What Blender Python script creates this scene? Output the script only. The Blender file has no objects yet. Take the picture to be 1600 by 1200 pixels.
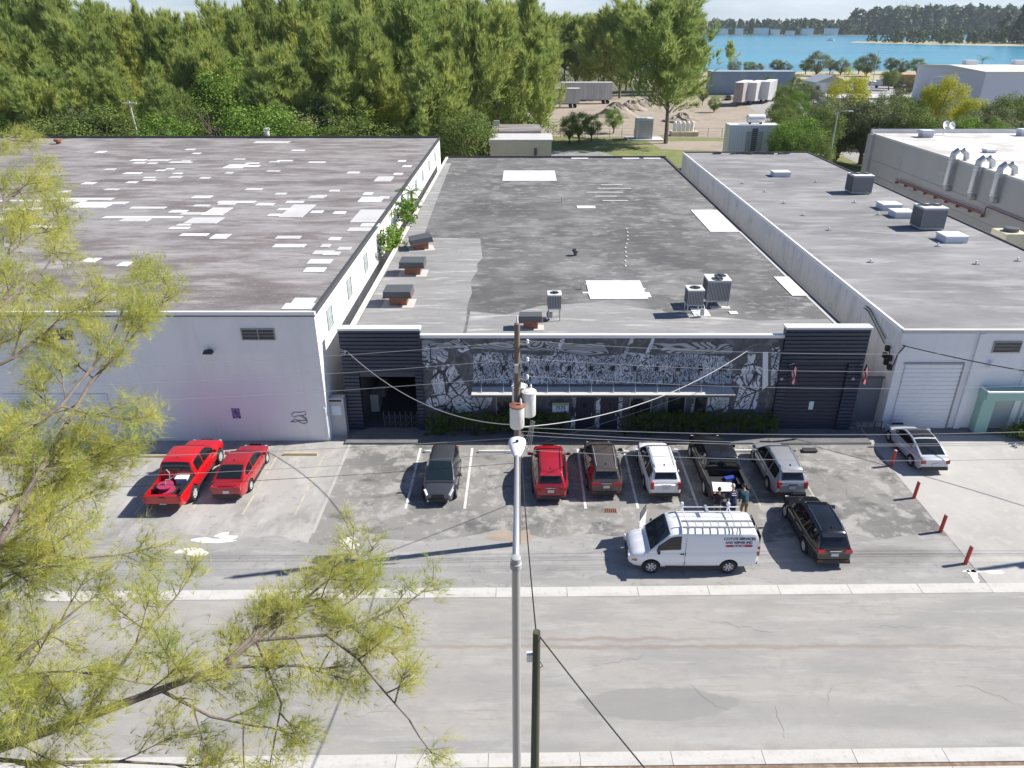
import bpy, bmesh, math, random
import numpy as np
from mathutils import Vector, Matrix
R = math.radians
rng = np.random.default_rng(7)
random.seed(7)
scene = bpy.context.scene
C = scene.collection

# ---------------------------------------------------------------- camera, light, exposure
PITCH, CAM_H, FOC, PCX, PCY = R(26.1), 22.0, 1150.0, 816.0, 600.0
cam = bpy.data.cameras.new('camera'); camo = bpy.data.objects.new('camera', cam); C.objects.link(camo)
camo.location = (0, 0, CAM_H); camo.rotation_euler = (math.pi/2 - PITCH, 0, 0)
cam.sensor_width = 36; cam.lens = FOC/1600*36; cam.shift_x = -0.01; cam.clip_end = 9000; cam.clip_start = 0.3
scene.camera = camo
SUN_EL, SUN_AZ = R(41), R(10.5)
w = bpy.data.worlds.new('World'); scene.world = w; w.use_nodes = True
nt = w.node_tree; nt.nodes.clear()
sky = nt.nodes.new('ShaderNodeTexSky'); sky.sky_type = 'NISHITA'; sky.sun_disc = False
sky.sun_elevation = SUN_EL; sky.sun_rotation = math.pi/2 - SUN_AZ; sky.air_density = 0.85; sky.dust_density = 0.2; sky.ozone_density = 1.5
bg = nt.nodes.new('ShaderNodeBackground'); bg.inputs[1].default_value = 0.052
wo = nt.nodes.new('ShaderNodeOutputWorld')
tint = nt.nodes.new('ShaderNodeMix'); tint.data_type = 'RGBA'; tint.blend_type = 'MULTIPLY'; tint.inputs[0].default_value = 1.0; tint.inputs[7].default_value = (.74, .97, 1.42, 1)
nt.links.new(sky.outputs[0], tint.inputs[6]); wc = nt.nodes.new('ShaderNodeTexCoord'); wm = nt.nodes.new('ShaderNodeMapping'); wm.inputs['Scale'].default_value = (3, 3, 16); nt.links.new(wc.outputs['Generated'], wm.inputs[0])
cn_ = nt.nodes.new('ShaderNodeTexNoise'); cn_.inputs['Scale'].default_value = 2.2; cn_.inputs['Detail'].default_value = 7; nt.links.new(wm.outputs[0], cn_.inputs['Vector']); cr = nt.nodes.new('ShaderNodeMapRange'); cr.inputs[1].default_value = .30; cr.inputs[2].default_value = .62; cr.inputs[3].default_value = .35; cr.inputs[4].default_value = .9; nt.links.new(cn_.outputs[0], cr.inputs[0])
ws = nt.nodes.new('ShaderNodeSeparateXYZ'); nt.links.new(wc.outputs['Generated'], ws.inputs[0]); we = nt.nodes.new('ShaderNodeMapRange'); we.interpolation_type = 'SMOOTHSTEP'; we.inputs[1].default_value = .03; we.inputs[2].default_value = .22; we.inputs[3].default_value = 1.; we.inputs[4].default_value = .10; nt.links.new(ws.outputs[2], we.inputs[0])   # fair-weather haze and cloud gather along the whole horizon
wx = nt.nodes.new('ShaderNodeMath'); wx.operation = 'MULTIPLY'; nt.links.new(cr.outputs[0], wx.inputs[0]); nt.links.new(we.outputs[0], wx.inputs[1])
cm = nt.nodes.new('ShaderNodeMix'); cm.data_type = 'RGBA'; nt.links.new(wx.outputs[0], cm.inputs[0]); nt.links.new(tint.outputs[2], cm.inputs[6]); cm.inputs[7].default_value = (10.6, 11.6, 12.6, 1)
nt.links.new(cm.outputs[2], bg.inputs[0]); nt.links.new(bg.outputs[0], wo.inputs[0])
sl = bpy.data.lights.new('sun', 'SUN'); sl.energy = 5.0; sl.angle = R(0.53); sl.color = (1, 0.955, 0.88)
so = bpy.data.objects.new('sun', sl); C.objects.link(so)
sdir = Vector((math.cos(SUN_EL)*math.cos(SUN_AZ), math.cos(SUN_EL)*math.sin(SUN_AZ), math.sin(SUN_EL)))
so.rotation_euler = sdir.to_track_quat('Z', 'Y').to_euler(); so.location = (60, 20, 60)
vs = scene.view_settings; vs.view_transform = 'Standard'; vs.look = 'None'; vs.gamma = 1; vs.exposure = 0.62
scene.cycles.max_bounces = 6; scene.cycles.transparent_max_bounces = 8

# ---------------------------------------------------------------- survey helpers (photo measurement -> metres)
_c, _s = math.cos(PITCH), math.sin(PITCH)
def _ray(x, y):
    u = (x-PCX)/FOC; v = (PCY-y)/FOC
    return u, _c+v*_s, -_s+v*_c
def G(x, y, z=0.0):
    r = _ray(x, y); t = (z-CAM_H)/r[2]; return Vector((r[0]*t, r[1]*t, z))
def W(x, y, Y):
    r = _ray(x, y); t = Y/r[1]; return Vector((r[0]*t, Y, CAM_H+r[2]*t))

# ---------------------------------------------------------------- materials
MATS = {}
def lin(c):
    return tuple(c[:3]) + (1.0,)
def mat(name, col, rough=0.8, layers=(), metal=0.0, bump=0.0, bump_scale=20.0, coat=0.0, spec=0.5, trans=0.0, emit=None, rand=None, alpha=1.0):
    """layers: (kind, scale, stretch(x,y,z), lo, hi, colour, amount)"""
    if name in MATS: return MATS[name]
    m = bpy.data.materials.new(name); m.use_nodes = True; MATS[name] = m
    t = m.node_tree; N = t.nodes; L = t.links
    b = N['Principled BSDF']
    b.inputs['Roughness'].default_value = rough; b.inputs['Metallic'].default_value = metal
    b.inputs['Specular IOR Level'].default_value = spec
    if coat: b.inputs['Coat Weight'].default_value = coat; b.inputs['Coat Roughness'].default_value = 0.03
    if alpha < 1: b.inputs['Alpha'].default_value = alpha
    tc = N.new('ShaderNodeTexCoord')
    col_out = None
    rgb = N.new('ShaderNodeRGB'); rgb.outputs[0].default_value = lin(col); col_out = rgb.outputs[0]
    if rand:
        oi = N.new('ShaderNodeObjectInfo'); mx = N.new('ShaderNodeMix'); mx.data_type = 'RGBA'
        L.new(oi.outputs['Random'], mx.inputs[0]); L.new(col_out, mx.inputs[6]); mx.inputs[7].default_value = lin(rand); col_out = mx.outputs[2]
    for i, (kind, sc, st, lo, hi, c2, amt) in enumerate(layers):
        mp = N.new('ShaderNodeMapping'); mp.inputs['Scale'].default_value = st; mp.inputs['Location'].default_value = (i*13.7, i*7.3, i*3.1)
        L.new(tc.outputs['Object'], mp.inputs[0])
        if kind == 'noise':
            n = N.new('ShaderNodeTexNoise'); n.inputs['Scale'].default_value = sc; n.inputs['Detail'].default_value = 6; n.inputs['Roughness'].default_value = 0.62; out = n.outputs[0]
        elif kind == 'warp':
            n = N.new('ShaderNodeTexNoise'); n.inputs['Scale'].default_value = sc; n.inputs['Detail'].default_value = 3; n.inputs['Distortion'].default_value = 2.2; out = n.outputs[0]
        elif kind == 'wave':
            n = N.new('ShaderNodeTexWave'); n.inputs['Scale'].default_value = sc; n.inputs['Distortion'].default_value = 6; n.inputs['Detail'].default_value = 2; out = n.outputs[1]
        elif kind == 'bands':
            n = N.new('ShaderNodeTexWave'); n.inputs['Scale'].default_value = sc; n.bands_direction = 'Y'; n.inputs['Distortion'].default_value = 0.15; out = n.outputs[1]
        elif kind == 'vor':
            n = N.new('ShaderNodeTexVoronoi'); n.feature = 'DISTANCE_TO_EDGE'; n.inputs['Scale'].default_value = sc; out = n.outputs[0]
        elif kind == 'cell':
            n = N.new('ShaderNodeTexVoronoi'); n.inputs['Scale'].default_value = sc
            sp = N.new('ShaderNodeSeparateColor'); L.new(n.outputs['Color'], sp.inputs[0]); out = sp.outputs[0]
            L.new(mp.outputs[0], n.inputs['Vector'])
        elif kind == 'spot':
            mp.vector_type = 'TEXTURE'; mp.inputs['Location'].default_value = sc; mp.inputs['Scale'].default_value = st
            wn = N.new('ShaderNodeTexNoise'); wn.inputs['Scale'].default_value = 1.1; wn.inputs['Detail'].default_value = 5; L.new(tc.outputs['Object'], wn.inputs['Vector'])
            wa = N.new('ShaderNodeVectorMath'); wa.operation = 'MULTIPLY_ADD'; L.new(wn.outputs['Color'], wa.inputs[0]); wa.inputs[1].default_value = (1.6, .5, .5); L.new(tc.outputs['Object'], wa.inputs[2])
            wb_ = N.new('ShaderNodeVectorMath'); wb_.operation = 'SUBTRACT'; L.new(wa.outputs[0], wb_.inputs[0]); wb_.inputs[1].default_value = (.8, .25, .25); L.new(wb_.outputs[0], mp.inputs[0])
            n = N.new('ShaderNodeTexGradient'); n.gradient_type = 'SPHERICAL'; out = n.outputs[1]
        elif kind == 'contour':
            n = N.new('ShaderNodeTexNoise'); n.inputs['Scale'].default_value = sc[0]; n.inputs['Detail'].default_value = sc[2]; n.inputs['Distortion'].default_value = 1.2
            mm_ = N.new('ShaderNodeMath'); mm_.operation = 'MULTIPLY'; L.new(n.outputs[0], mm_.inputs[0]); mm_.inputs[1].default_value = sc[1]; pg = N.new('ShaderNodeMath'); pg.operation = 'PINGPONG'; L.new(mm_.outputs[0], pg.inputs[0]); pg.inputs[1].default_value = 1.0; out = pg.outputs[0]
        elif kind == 'brick':
            n = N.new('ShaderNodeTexBrick'); n.inputs['Scale'].default_value = sc; n.inputs['Mortar Size'].default_value = 0.012
            n.inputs['Color1'].default_value = (0, 0, 0, 1); n.inputs['Color2'].default_value = (0.35, 0.35, 0.35, 1); n.inputs['Mortar'].default_value = (1, 1, 1, 1)
            n.inputs['Brick Width'].default_value = 9; n.inputs['Row Height'].default_value = 0.95; out = n.outputs['Color']
        L.new(mp.outputs[0], n.inputs['Vector'])
        mr = N.new('ShaderNodeMapRange'); mr.inputs[1].default_value = lo; mr.inputs[2].default_value = hi; mr.inputs[3].default_value = 0; mr.inputs[4].default_value = amt
        L.new(out, mr.inputs[0])
        mx = N.new('ShaderNodeMix'); mx.data_type = 'RGBA'; L.new(mr.outputs[0], mx.inputs[0]); L.new(col_out, mx.inputs[6]); mx.inputs[7].default_value = lin(c2); col_out = mx.outputs[2]
    L.new(col_out, b.inputs['Base Color'])
    if bump:
        n = N.new('ShaderNodeTexNoise'); n.inputs['Scale'].default_value = bump_scale; n.inputs['Detail'].default_value = 5; L.new(tc.outputs['Object'], n.inputs['Vector'])
        bp = N.new('ShaderNodeBump'); bp.inputs['Strength'].default_value = bump; bp.inputs['Distance'].default_value = 0.05; L.new(n.outputs[0], bp.inputs['Height']); L.new(bp.outputs[0], b.inputs['Normal'])
    if trans:
        tr = N.new('ShaderNodeBsdfTranslucent'); L.new(col_out, tr.inputs[0]); ms = N.new('ShaderNodeMixShader'); ms.inputs[0].default_value = trans
        L.new(b.outputs[0], ms.inputs[1]); L.new(tr.outputs[0], ms.inputs[2]); L.new(ms.outputs[0], N['Material Output'].inputs[0])
    if emit:
        b.inputs['Emission Color'].default_value = lin(emit[0]); b.inputs['Emission Strength'].default_value = emit[1]
    return m
ONE = (1, 1, 1)
N_ = 'noise'
M = dict(
 ground=mat('ground_soil', (.16, .15, .09), .95, [(N_, .08, ONE, .4, .65, (.08, .10, .03), .9), (N_, .6, ONE, .45, .7, (.25, .21, .15), .5)]),
 lot=mat('worn_asphalt', (.255, .245, .228), .9, [
   (N_, .16, ONE, .46, .60, (.135, .132, .128), .8), (N_, .8, ONE, .51, .60, (.42, .40, .375), .75), (N_, .5, (1, 1.6, 1), .54, .64, (.075, .075, .077), .75), (N_, 2.2, ONE, .56, .66, (.46, .44, .41), .55),
   (N_, 7., ONE, .60, .72, (.08, .08, .08), .35), (N_, 60., ONE, .35, .7, (.2, .2, .19), .3)], bump=.25, bump_scale=45),
 lot_left=mat('bleached_concrete_lot', (.40, .385, .36), .9, [(N_, .22, (1, .6, 1), .46, .60, (.20, .195, .188), .85), (N_, 1.1, (1, .5, 1), .5, .68, (.52, .50, .47), .7), (N_, 3., ONE, .58, .72, (.15, .15, .14), .5),
   (N_, 55., ONE, .35, .7, (.26, .25, .24), .3)], bump=.2, bump_scale=45),
 lot_right=mat('pale_concrete_apron', (.46, .445, .415), .9, [(N_, .2, ONE, .45, .66, (.34, .33, .31), .7), (N_, 1.3, ONE, .52, .7, (.54, .52, .48), .6), (N_, 4., ONE, .6, .74, (.27, .26, .25), .4), (N_, 60., ONE, .35, .7, (.32, .31, .3), .3)], bump=.15, bump_scale=45),
 lot_front=mat('apron_strip', (.33, .322, .305), .9, [(N_, .3, (.5, 1.4, 1), .45, .62, (.22, .215, .208), .75), (N_, 1.2, (.5, 1.5, 1), .52, .64, (.43, .417, .395), .6), (N_, 3., ONE, .58, .68, (.17, .165, .16), .5), ('spot', (17., 27.0, 0), (2.6, .7, 1), .0, .4, (.19, .18, .165), .7), (N_, 50., ONE, .35, .7, (.25, .24, .23), .3)], bump=.2, bump_scale=45),
 road=mat('road_surface', (.362, .338, .302), .92, [(N_, .5, (.35, 1.1, 1), .44, .60, (.255, .248, .238), .8), (N_, 1.6, (.22, 1.3, 1), .52, .64, (.42, .408, .388), .6), (N_, 5., (.10, 1.6, 1), .58, .68, (.20, .19, .178), .5), (N_, 1.0, (1, 1, 1), .56, .68, (.27, .262, .25), .6), (N_, 14., (1.6, .12, 1), .64, .72, (.44, .43, .41), .4), ('spot', (6, 21.45, 0), (34, .20, 1), .25, .8, (.22, .165, .115), .7), ('spot', (3.5, 21.85, 0), (7, .16, 1), .2, .7, (.23, .17, .12), .7), ('spot', (4.9, 18.75, 0), (3.0, .75, 1), .02, .12, (.20, .195, .185), .7), ('spot', (-9, 19.6, 0), (14, .9, 1), .0, .6, (.26, .25, .24), .5), ('spot', (14, 18.2, 0), (11, .8, 1), .0, .6, (.26, .25, .24), .5), ('spot', (10, 17.4, 0), (16, .4, 1), .0, .6, (.42, .41, .39), .5),
   (N_, 2.5, (.5, 1, 1), .54, .70, (.26, .25, .24), .55), (N_, 26., ONE, .40, .66, (.22, .215, .205), .4), (N_, 90., ONE, .40, .62, (.46, .45, .43), .35)], bump=.3, bump_scale=60),
 crackm=mat('crack_tar', (.19, .185, .175), .9),
 wet=mat('road_stain', (.22, .215, .205), .85, [(N_, 1.5, ONE, .45, .65, (.29, .28, .27), .8)]),
 rust_stain=mat('soil_streak', (.27, .215, .155), .9, [(N_, 1.2, (.3, 2, 1), .45, .62, (.36, .335, .31), .9)]),
 kerb=mat('kerb_concrete', (.56, .545, .51), .9, [(N_, 1.1, (.4, 1, 1), .48, .66, (.43, .41, .375), .75), (N_, 5., ONE, .55, .70, (.31, .29, .265), .5), (N_, 30., ONE, .45, .65, (.46, .45, .42), .4)], rand=(.54, .525, .49), bump=.1, bump_scale=40),
 soil=mat('bare_soil', (.20, .13, .085), .95, [(N_, 3., ONE, .45, .65, (.33, .29, .22), .7)]),
 walk=mat('sidewalk_concrete', (.17, .17, .168), .9, [(N_, .7, ONE, .45, .65, (.12, .12, .12), .7), (N_, 6., ONE, .55, .7, (.25, .245, .235), .5)]),
 paint_w=mat('line_paint_white', (.70, .69, .66), .8, [(N_, 2.2, ONE, .50, .66, (.36, .35, .34), .8)]),
 paint_y=mat('line_paint_faded', (.50, .46, .34), .8, [(N_, 1.6, ONE, .42, .6, (.36, .345, .32), .9)]),
 paint_patch=mat('paint_spill', (.74, .73, .70), .85, [(N_, 3., ONE, .55, .7, (.5, .49, .47), .7)]),
 stop_w=mat('wheel_stop_white', (.68, .67, .64), .85, [(N_, 3., ONE, .5, .7, (.45, .44, .42), .6)]),
 stop_y=mat('wheel_stop_yellow', (.56, .44, .22), .85, [(N_, 4., ONE, .48, .66, (.46, .43, .38), .7)]),
 roofL=mat('roof_left_membrane', (.295, .28, .27), .92, [(N_, .34, (.42, 1.1, 1), .42, .58, (.155, .132, .124), .9), (N_, .8, (.30, 1.2, 1), .50, .62, (.39, .362, .355), .8), (N_, .22, (.5, 1, 1), .52, .66, (.115, .10, .096), .75), (N_, 2.4, (.25, 1.2, 1), .54, .66, (.12, .10, .096), .6), (N_, 9., (.6, 1, 1), .56, .68, (.40, .39, .385), .5),
   ('brick', 1., ONE, .4, 1., (.13, .12, .12), .4), (N_, 30., ONE, .4, .7, (.2, .19, .19), .3)], bump=.2, bump_scale=20),
 roofM=mat('roof_middle_membrane', (.158, .155, .150), .92, [(N_, .14, ONE, .44, .60, (.088, .087, .085), .8), (N_, .5, (.7, 1.0, 1), .48, .60, (.255, .25, .24), .75), (N_, 1.3, (.6, 1.2, 1), .55, .63, (.38, .355, .343), .7), (N_, 6., (.5, 1, 1), .58, .68, (.30, .295, .285), .5), (N_, .09, ONE, .52, .6, (.075, .075, .076), .5),
   ('brick', 1., ONE, .5, 1., (.075, .075, .075), .55), (N_, 28., ONE, .4, .7, (.1, .1, .1), .35)], bump=.2, bump_scale=20),
 roofM2=mat('roof_middle_worn_strip', (.29, .285, .276), .92, [(N_, .5, (.35, 1.1, 1), .45, .62, (.22, .217, .21), .8), (N_, 1.4, (.22, 1.3, 1), .54, .66, (.50, .49, .465), .8), (N_, 3., (.4, 1.4, 1), .58, .7, (.14, .14, .135), .5), ('brick', 1., ONE, .5, 1., (.14, .14, .135), .45)], bump=.2, bump_scale=20),
 roofR=mat('roof_right_membrane', (.265, .262, .262), .92, [(N_, .2, (.5, 1, 1), .44, .62, (.16, .158, .158), .8), (N_, .7, (.3, 1.1, 1), .50, .66, (.40, .395, .39), .7), (N_, 1.8, (.3, 1.2, 1), .58, .7, (.15, .148, .148), .5), (N_, 30., ONE, .4, .7, (.2, .2, .2), .3)], bump=.2, bump_scale=20),
 roofT=mat('roof_white_coating', (.80, .79, .77), .8, [(N_, .13, ONE, .47, .56, (.45, .42, .38), .9), (N_, .9, ONE, .55, .7, (.5, .47, .44), .5)]),
 stucco=mat('white_stucco', (.80, .80, .79), .9, [(N_, 1.8, (1, 1, .05), .58, .72, (.60, .60, .59), .45), (N_, .25, ONE, .5, .62, (.72, .73, .74), .6), (N_, .5, (1, 1, .25), .52, .75, (.66, .66, .65), .6), (N_, 2.5, (1, 1, .3), .6, .78, (.55, .55, .54), .35), ('spot', (-17.6, 37.35, 2.2), (4.2, 3., 2.6), .0, .8, (.76, .64, .75), .7), ('spot', (-14.6, 37.35, 2.6), (3.0, 3., 2.2), .0, .8, (.72, .66, .78), .6)], bump=.08, bump_scale=30),
 stuccoR=mat('streaked_white_stucco', (.74, .755, .76), .9, [(N_, .9, (1, 1, .12), .50, .68, (.52, .55, .565), .75), (N_, 2.6, (1, 1, .2), .56, .7, (.36, .40, .42), .6), (N_, .4, ONE, .58, .7, (.42, .45, .47), .5)], bump=.08, bump_scale=30),
 stuccoF=mat('front_white_stucco', (.76, .775, .79), .9, [(N_, 1.8, (1, 1, .05), .58, .72, (.58, .60, .62), .5), (N_, .5, (1, 1, .4), .52, .75, (.66, .68, .70), .6)], bump=.06, bump_scale=30),
 tan=mat('grey_tan_stucco', (.40, .39, .375), .9, [(N_, .4, (1, 1, .4), .5, .7, (.34, .33, .32), .6)], bump=.08),
 pinkwash=mat('overpainted_wash', (.75, .64, .74), .9, [(N_, .8, ONE, .45, .65, (.76, .72, .77), .8)]),
 dark_edge=mat('dark_edge_metal', (.07, .07, .075), .6), white_metal=mat('white_metal', (.78, .78, .78), .5), grey_metal=mat('grey_metal', (.42, .43, .44), .45, [(N_, 3., ONE, .5, .7, (.33, .34, .35), .6)]),
 galv=mat('galvanised', (.50, .51, .52), .4, metal=.5), dkgrey=mat('dark_grey_metal', (.10, .105, .11), .55), black=mat('black_plastic', (.018, .018, .02), .5),
 coping=mat('white_coping', (.82, .82, .81), .7), patchw=mat('white_roof_patch', (.70, .695, .685), .85, [(N_, 2.5, ONE, .50, .68, (.50, .49, .475), .7)]), patchc2=mat('pale_grey_roof_patch', (.60, .595, .59), .85, [(N_, 3., ONE, .5, .66, (.45, .44, .43), .7)]), patchg=mat('grey_roof_patch', (.55, .54, .53), .85, [(N_, .9, ONE, .5, .7, (.42, .41, .40), .6)]),
 patchc=mat('cream_roof_patch', (.74, .70, .62), .85, [(N_, 1.2, ONE, .5, .7, (.66, .62, .54), .6)]),
 navy=mat('navy_siding', (.030, .042, .072), .38, [(N_, 1., ONE, .5, .7, (.04, .054, .085), .6)]), navydoor=mat('navy_roller', (.02, .027, .048), .45), inside=mat('garage_interior', (.10, .10, .10), .9), 
 wallm=mat('mural_background', (.115, .12, .128), .85, [('contour', (.4, 18, 1.), ONE, .75, .92, (.24, .25, .265), .6), (N_, 2., ONE, .45, .65, (.06, .062, .068), .8), (N_, 12., ONE, .5, .7, (.17, .175, .18), .5)]),
 mural=mat('mural_linework', (.66, .69, .73), .85, [(N_, .9, ONE, .45, .58, (.34, .37, .41), .85), ('contour', (.75, 22, 1.5), ONE, .62, .80, (.06, .066, .078), .9), ('vor', 1.0, (1, 1, .8), .05, .015, (.02, .025, .035), .95)]),
 muralb=mat('mural_crowd', (.56, .61, .68), .85, [(N_, .8, ONE, .45, .58, (.32, .37, .43), .85), ('contour', (1.3, 17, 2.), (1.3, 1, .7), .52, .72, (.05, .055, .068), .9), ('contour', (2.6, 9, 1.), (1.2, 1, .7), .80, .92, (.015, .02, .03), .9)]),
 muralw=mat('mural_waves', (.42, .44, .46), .85, [('contour', (.5, 26, 0.), (.5, 1, 1.7), .5, .72, (.05, .055, .06), .9)]),
 glass=mat('dark_window_glass', (.02, .025, .03), .08, spec=.6), glassb=mat('tinted_car_glass', (.012, .014, .016), .04, spec=.7), wglass=mat('windscreen_glass', (.010, .020, .024), .04, spec=.8),
 frame=mat('window_frame_grey', (.30, .30, .30), .6), louv=mat('louvre_glass', (.40, .46, .46), .3), teal=mat('mint_paint', (.32, .52, .45), .8, [(N_, 1.2, ONE, .5, .7, (.27, .45, .39), .6)]), doorg=mat('grey_door', (.16, .175, .20), .6),
 wood=mat('weathered_pole_wood', (.20, .155, .12), .9, [(N_, 5., (1, 1, .08), .45, .65, (.11, .085, .065), .8)]), wood2=mat('treated_pole_wood', (.085, .09, .055), .9, [(N_, 6., (1, 1, .06), .45, .65, (.04, .042, .028), .8)]),
 xfmr=mat('transformer_paint', (.72, .71, .68), .45, [(N_, 4., (1, 1, .4), .55, .72, (.5, .43, .35), .5)]), rust=mat('rusty_lid', (.30, .13, .085), .8, [(N_, 6., ONE, .45, .65, (.20, .08, .05), .8)]), cable=mat('bare_conductor', (.42, .42, .42), .4, metal=.3), cableb=mat('black_cable', (.02, .02, .02), .6),
 bollard=mat('red_bollard_paint', (.50, .055, .04), .55, [(N_, 9., ONE, .55, .7, (.34, .06, .05), .6)]),
 tyre=mat('tyre_rubber', (.02, .02, .021), .85), rim=mat('alloy_rim', (.58, .58, .59), .35, metal=.15), rimd=mat('dark_alloy_rim', (.10, .10, .105), .35, metal=.6), arch=mat('wheel_well', (.008, .008, .008), .9), trim=mat('black_trim', (.025, .025, .027), .6),
 tail=mat('tail_lamp_red', (.40, .012, .015), .15, coat=.6), lamp=mat('head_lamp', (.70, .72, .74), .1, coat=.6), amber=mat('amber_lamp', (.65, .20, .03), .2), plate=mat('licence_plate', (.62, .64, .66), .5), chrome=mat('chrome', (.70, .70, .72), .12, metal=1.),
 skin=mat('skin', (.42, .25, .18), .6), hair=mat('dark_hair', (.03, .022, .018), .7), bald=mat('cap_light', (.55, .52, .49), .8),
 concrete=mat('plain_concrete', (.55, .54, .51), .9, [(N_, 1., ONE, .5, .7, (.45, .44, .41), .6)]), lawn=mat('lawn', (.16, .19, .055), .95, [(N_, .25, ONE, .45, .62, (.25, .24, .10), .8), (N_, 2., ONE, .5, .7, (.10, .14, .035), .6)]),
 dirt=mat('dirt_yard', (.34, .285, .225), .95, [(N_, .12, ONE, .45, .62, (.26, .21, .16), .7), (N_, .8, ONE, .5, .7, (.42, .37, .31), .6)]), yard=mat('paved_yard', (.34, .33, .315), .9, [(N_, .1, ONE, .45, .65, (.27, .26, .25), .7)]), path=mat('old_path', (.27, .27, .26), .9, [(N_, .6, ONE, .45, .65, (.20, .2, .19), .7)]),
 water=mat('lake_water', (.025, .20, .28), .25, [(N_, .010, (.3, 2.6, 1), .42, .60, (.05, .33, .40), .85), (N_, .05, (.2, 3., 1), .55, .68, (.09, .38, .44), .6)], bump=.6, bump_scale=.5, spec=.5), sand=mat('shore_sand', (.46, .40, .27), .95, [(N_, .05, ONE, .45, .6, (.30, .29, .13), .8)]),  # paler stretched streaks in the lake colour are painted glints
 bark=mat('bark', (.19, .155, .13), .95, [(N_, 6., (1, 1, .2), .45, .65, (.10, .078, .062), .8)]), dead=mat('dead_wood', (.33, .24, .20), .95),
 needle=mat('needles_near', (.60, .59, .17), .6, [(N_, .9, ONE, .42, .60, (.34, .41, .11), .8), (N_, 2.6, ONE, .5, .66, (.70, .64, .17), .7)], spec=.12, trans=.5),
 cas=mat('casuarina_foliage', (.61, .63, .18), .8, [(N_, .16, ONE, .42, .60, (.30, .41, .13), .75), (N_, .7, ONE, .52, .68, (.60, .62, .20), .6)], spec=.12, trans=.5, rand=(.33, .41, .13)),
 leafd=mat('dark_leaf', (.14, .20, .055), .75, [(N_, .8, ONE, .45, .62, (.22, .28, .075), .8)], spec=.12, trans=.35, rand=(.21, .28, .07)), leafg=mat('grey_green_leaf', (.21, .24, .11), .75, [(N_, .7, ONE, .45, .62, (.29, .30, .14), .7)], spec=.12, trans=.2, rand=(.12, .15, .065)),
 leafb=mat('bright_leaf', (.27, .40, .07), .7, [(N_, .9, ONE, .45, .62, (.075, .15, .025), .8)], spec=.12, trans=.3, rand=(.20, .32, .06)), leafy=mat('yellow_leaf', (.52, .50, .035), .7, [(N_, .5, ONE, .45, .62, (.34, .38, .04), .85)], spec=.12, trans=.35), hedgel=mat('hedge_leaf', (.085, .14, .028), .5, [(N_, 3., ONE, .45, .62, (.05, .095, .018), .8)], spec=.12, trans=.2),
 palml=mat('palm_leaf', (.11, .18, .045), .45, spec=.12, trans=.2), farw=mat('far_wood_foliage', (.13, .18, .085), .9, [(N_, .03, ONE, .42, .6, (.16, .185, .10), .8)]), farw2=mat('far_pine_foliage', (.11, .155, .07), .9, [(N_, .03, ONE, .42, .6, (.13, .16, .08), .8)]),
 orange=mat('orange_paint', (.52, .15, .06), .6), trailer=mat('trailer_skin', (.60, .60, .59), .6, [(N_, .6, (1, 1, .2), .48, .66, (.42, .40, .38), .7)]), trailer2=mat('rusty_trailer_skin', (.42, .38, .37), .7, [(N_, .6, (1, 1, .2), .48, .66, (.28, .21, .19), .7)]), bluegrey=mat('blue_grey_cladding', (.30, .37, .44), .6, [(N_, .4, (1, 1, .3), .48, .66, (.40, .46, .52), .6)]),
 cream=mat('cream_paint', (.60, .55, .40), .8, [(N_, 1.5, ONE, .5, .7, (.5, .46, .34), .6)]), bigw=mat('pale_cladding', (.62, .65, .69), .7), bigroof=mat('pale_roof', (.62, .60, .55), .85), yellowb=mat('pale_yellow_base', (.60, .58, .32), .8), redpipe=mat('red_oxide_pipe', (.24, .09, .085), .7),
 flagr=mat('flag_red', (.50, .04, .06), .8), flagw=mat('flag_white', (.75, .74, .74), .8), flagb=mat('flag_blue', (.04, .05, .16), .8), purple=mat('purple_poster', (.12, .075, .23), .8, [('cell', 9., ONE, .45, .55, (.30, .24, .42), .7)]), tag=mat('tag_ink', (.035, .04, .07), .8), sign=mat('sign_white', (.62, .70, .76), .7), signg=mat('sign_green', (.25, .38, .20), .7), ink=mat('sign_ink', (.05, .06, .09), .7),
 inkn=mat('van_navy_ink', (.03, .045, .11), .5), inkr=mat('van_red_ink', (.42, .03, .06), .5),
)

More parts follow.
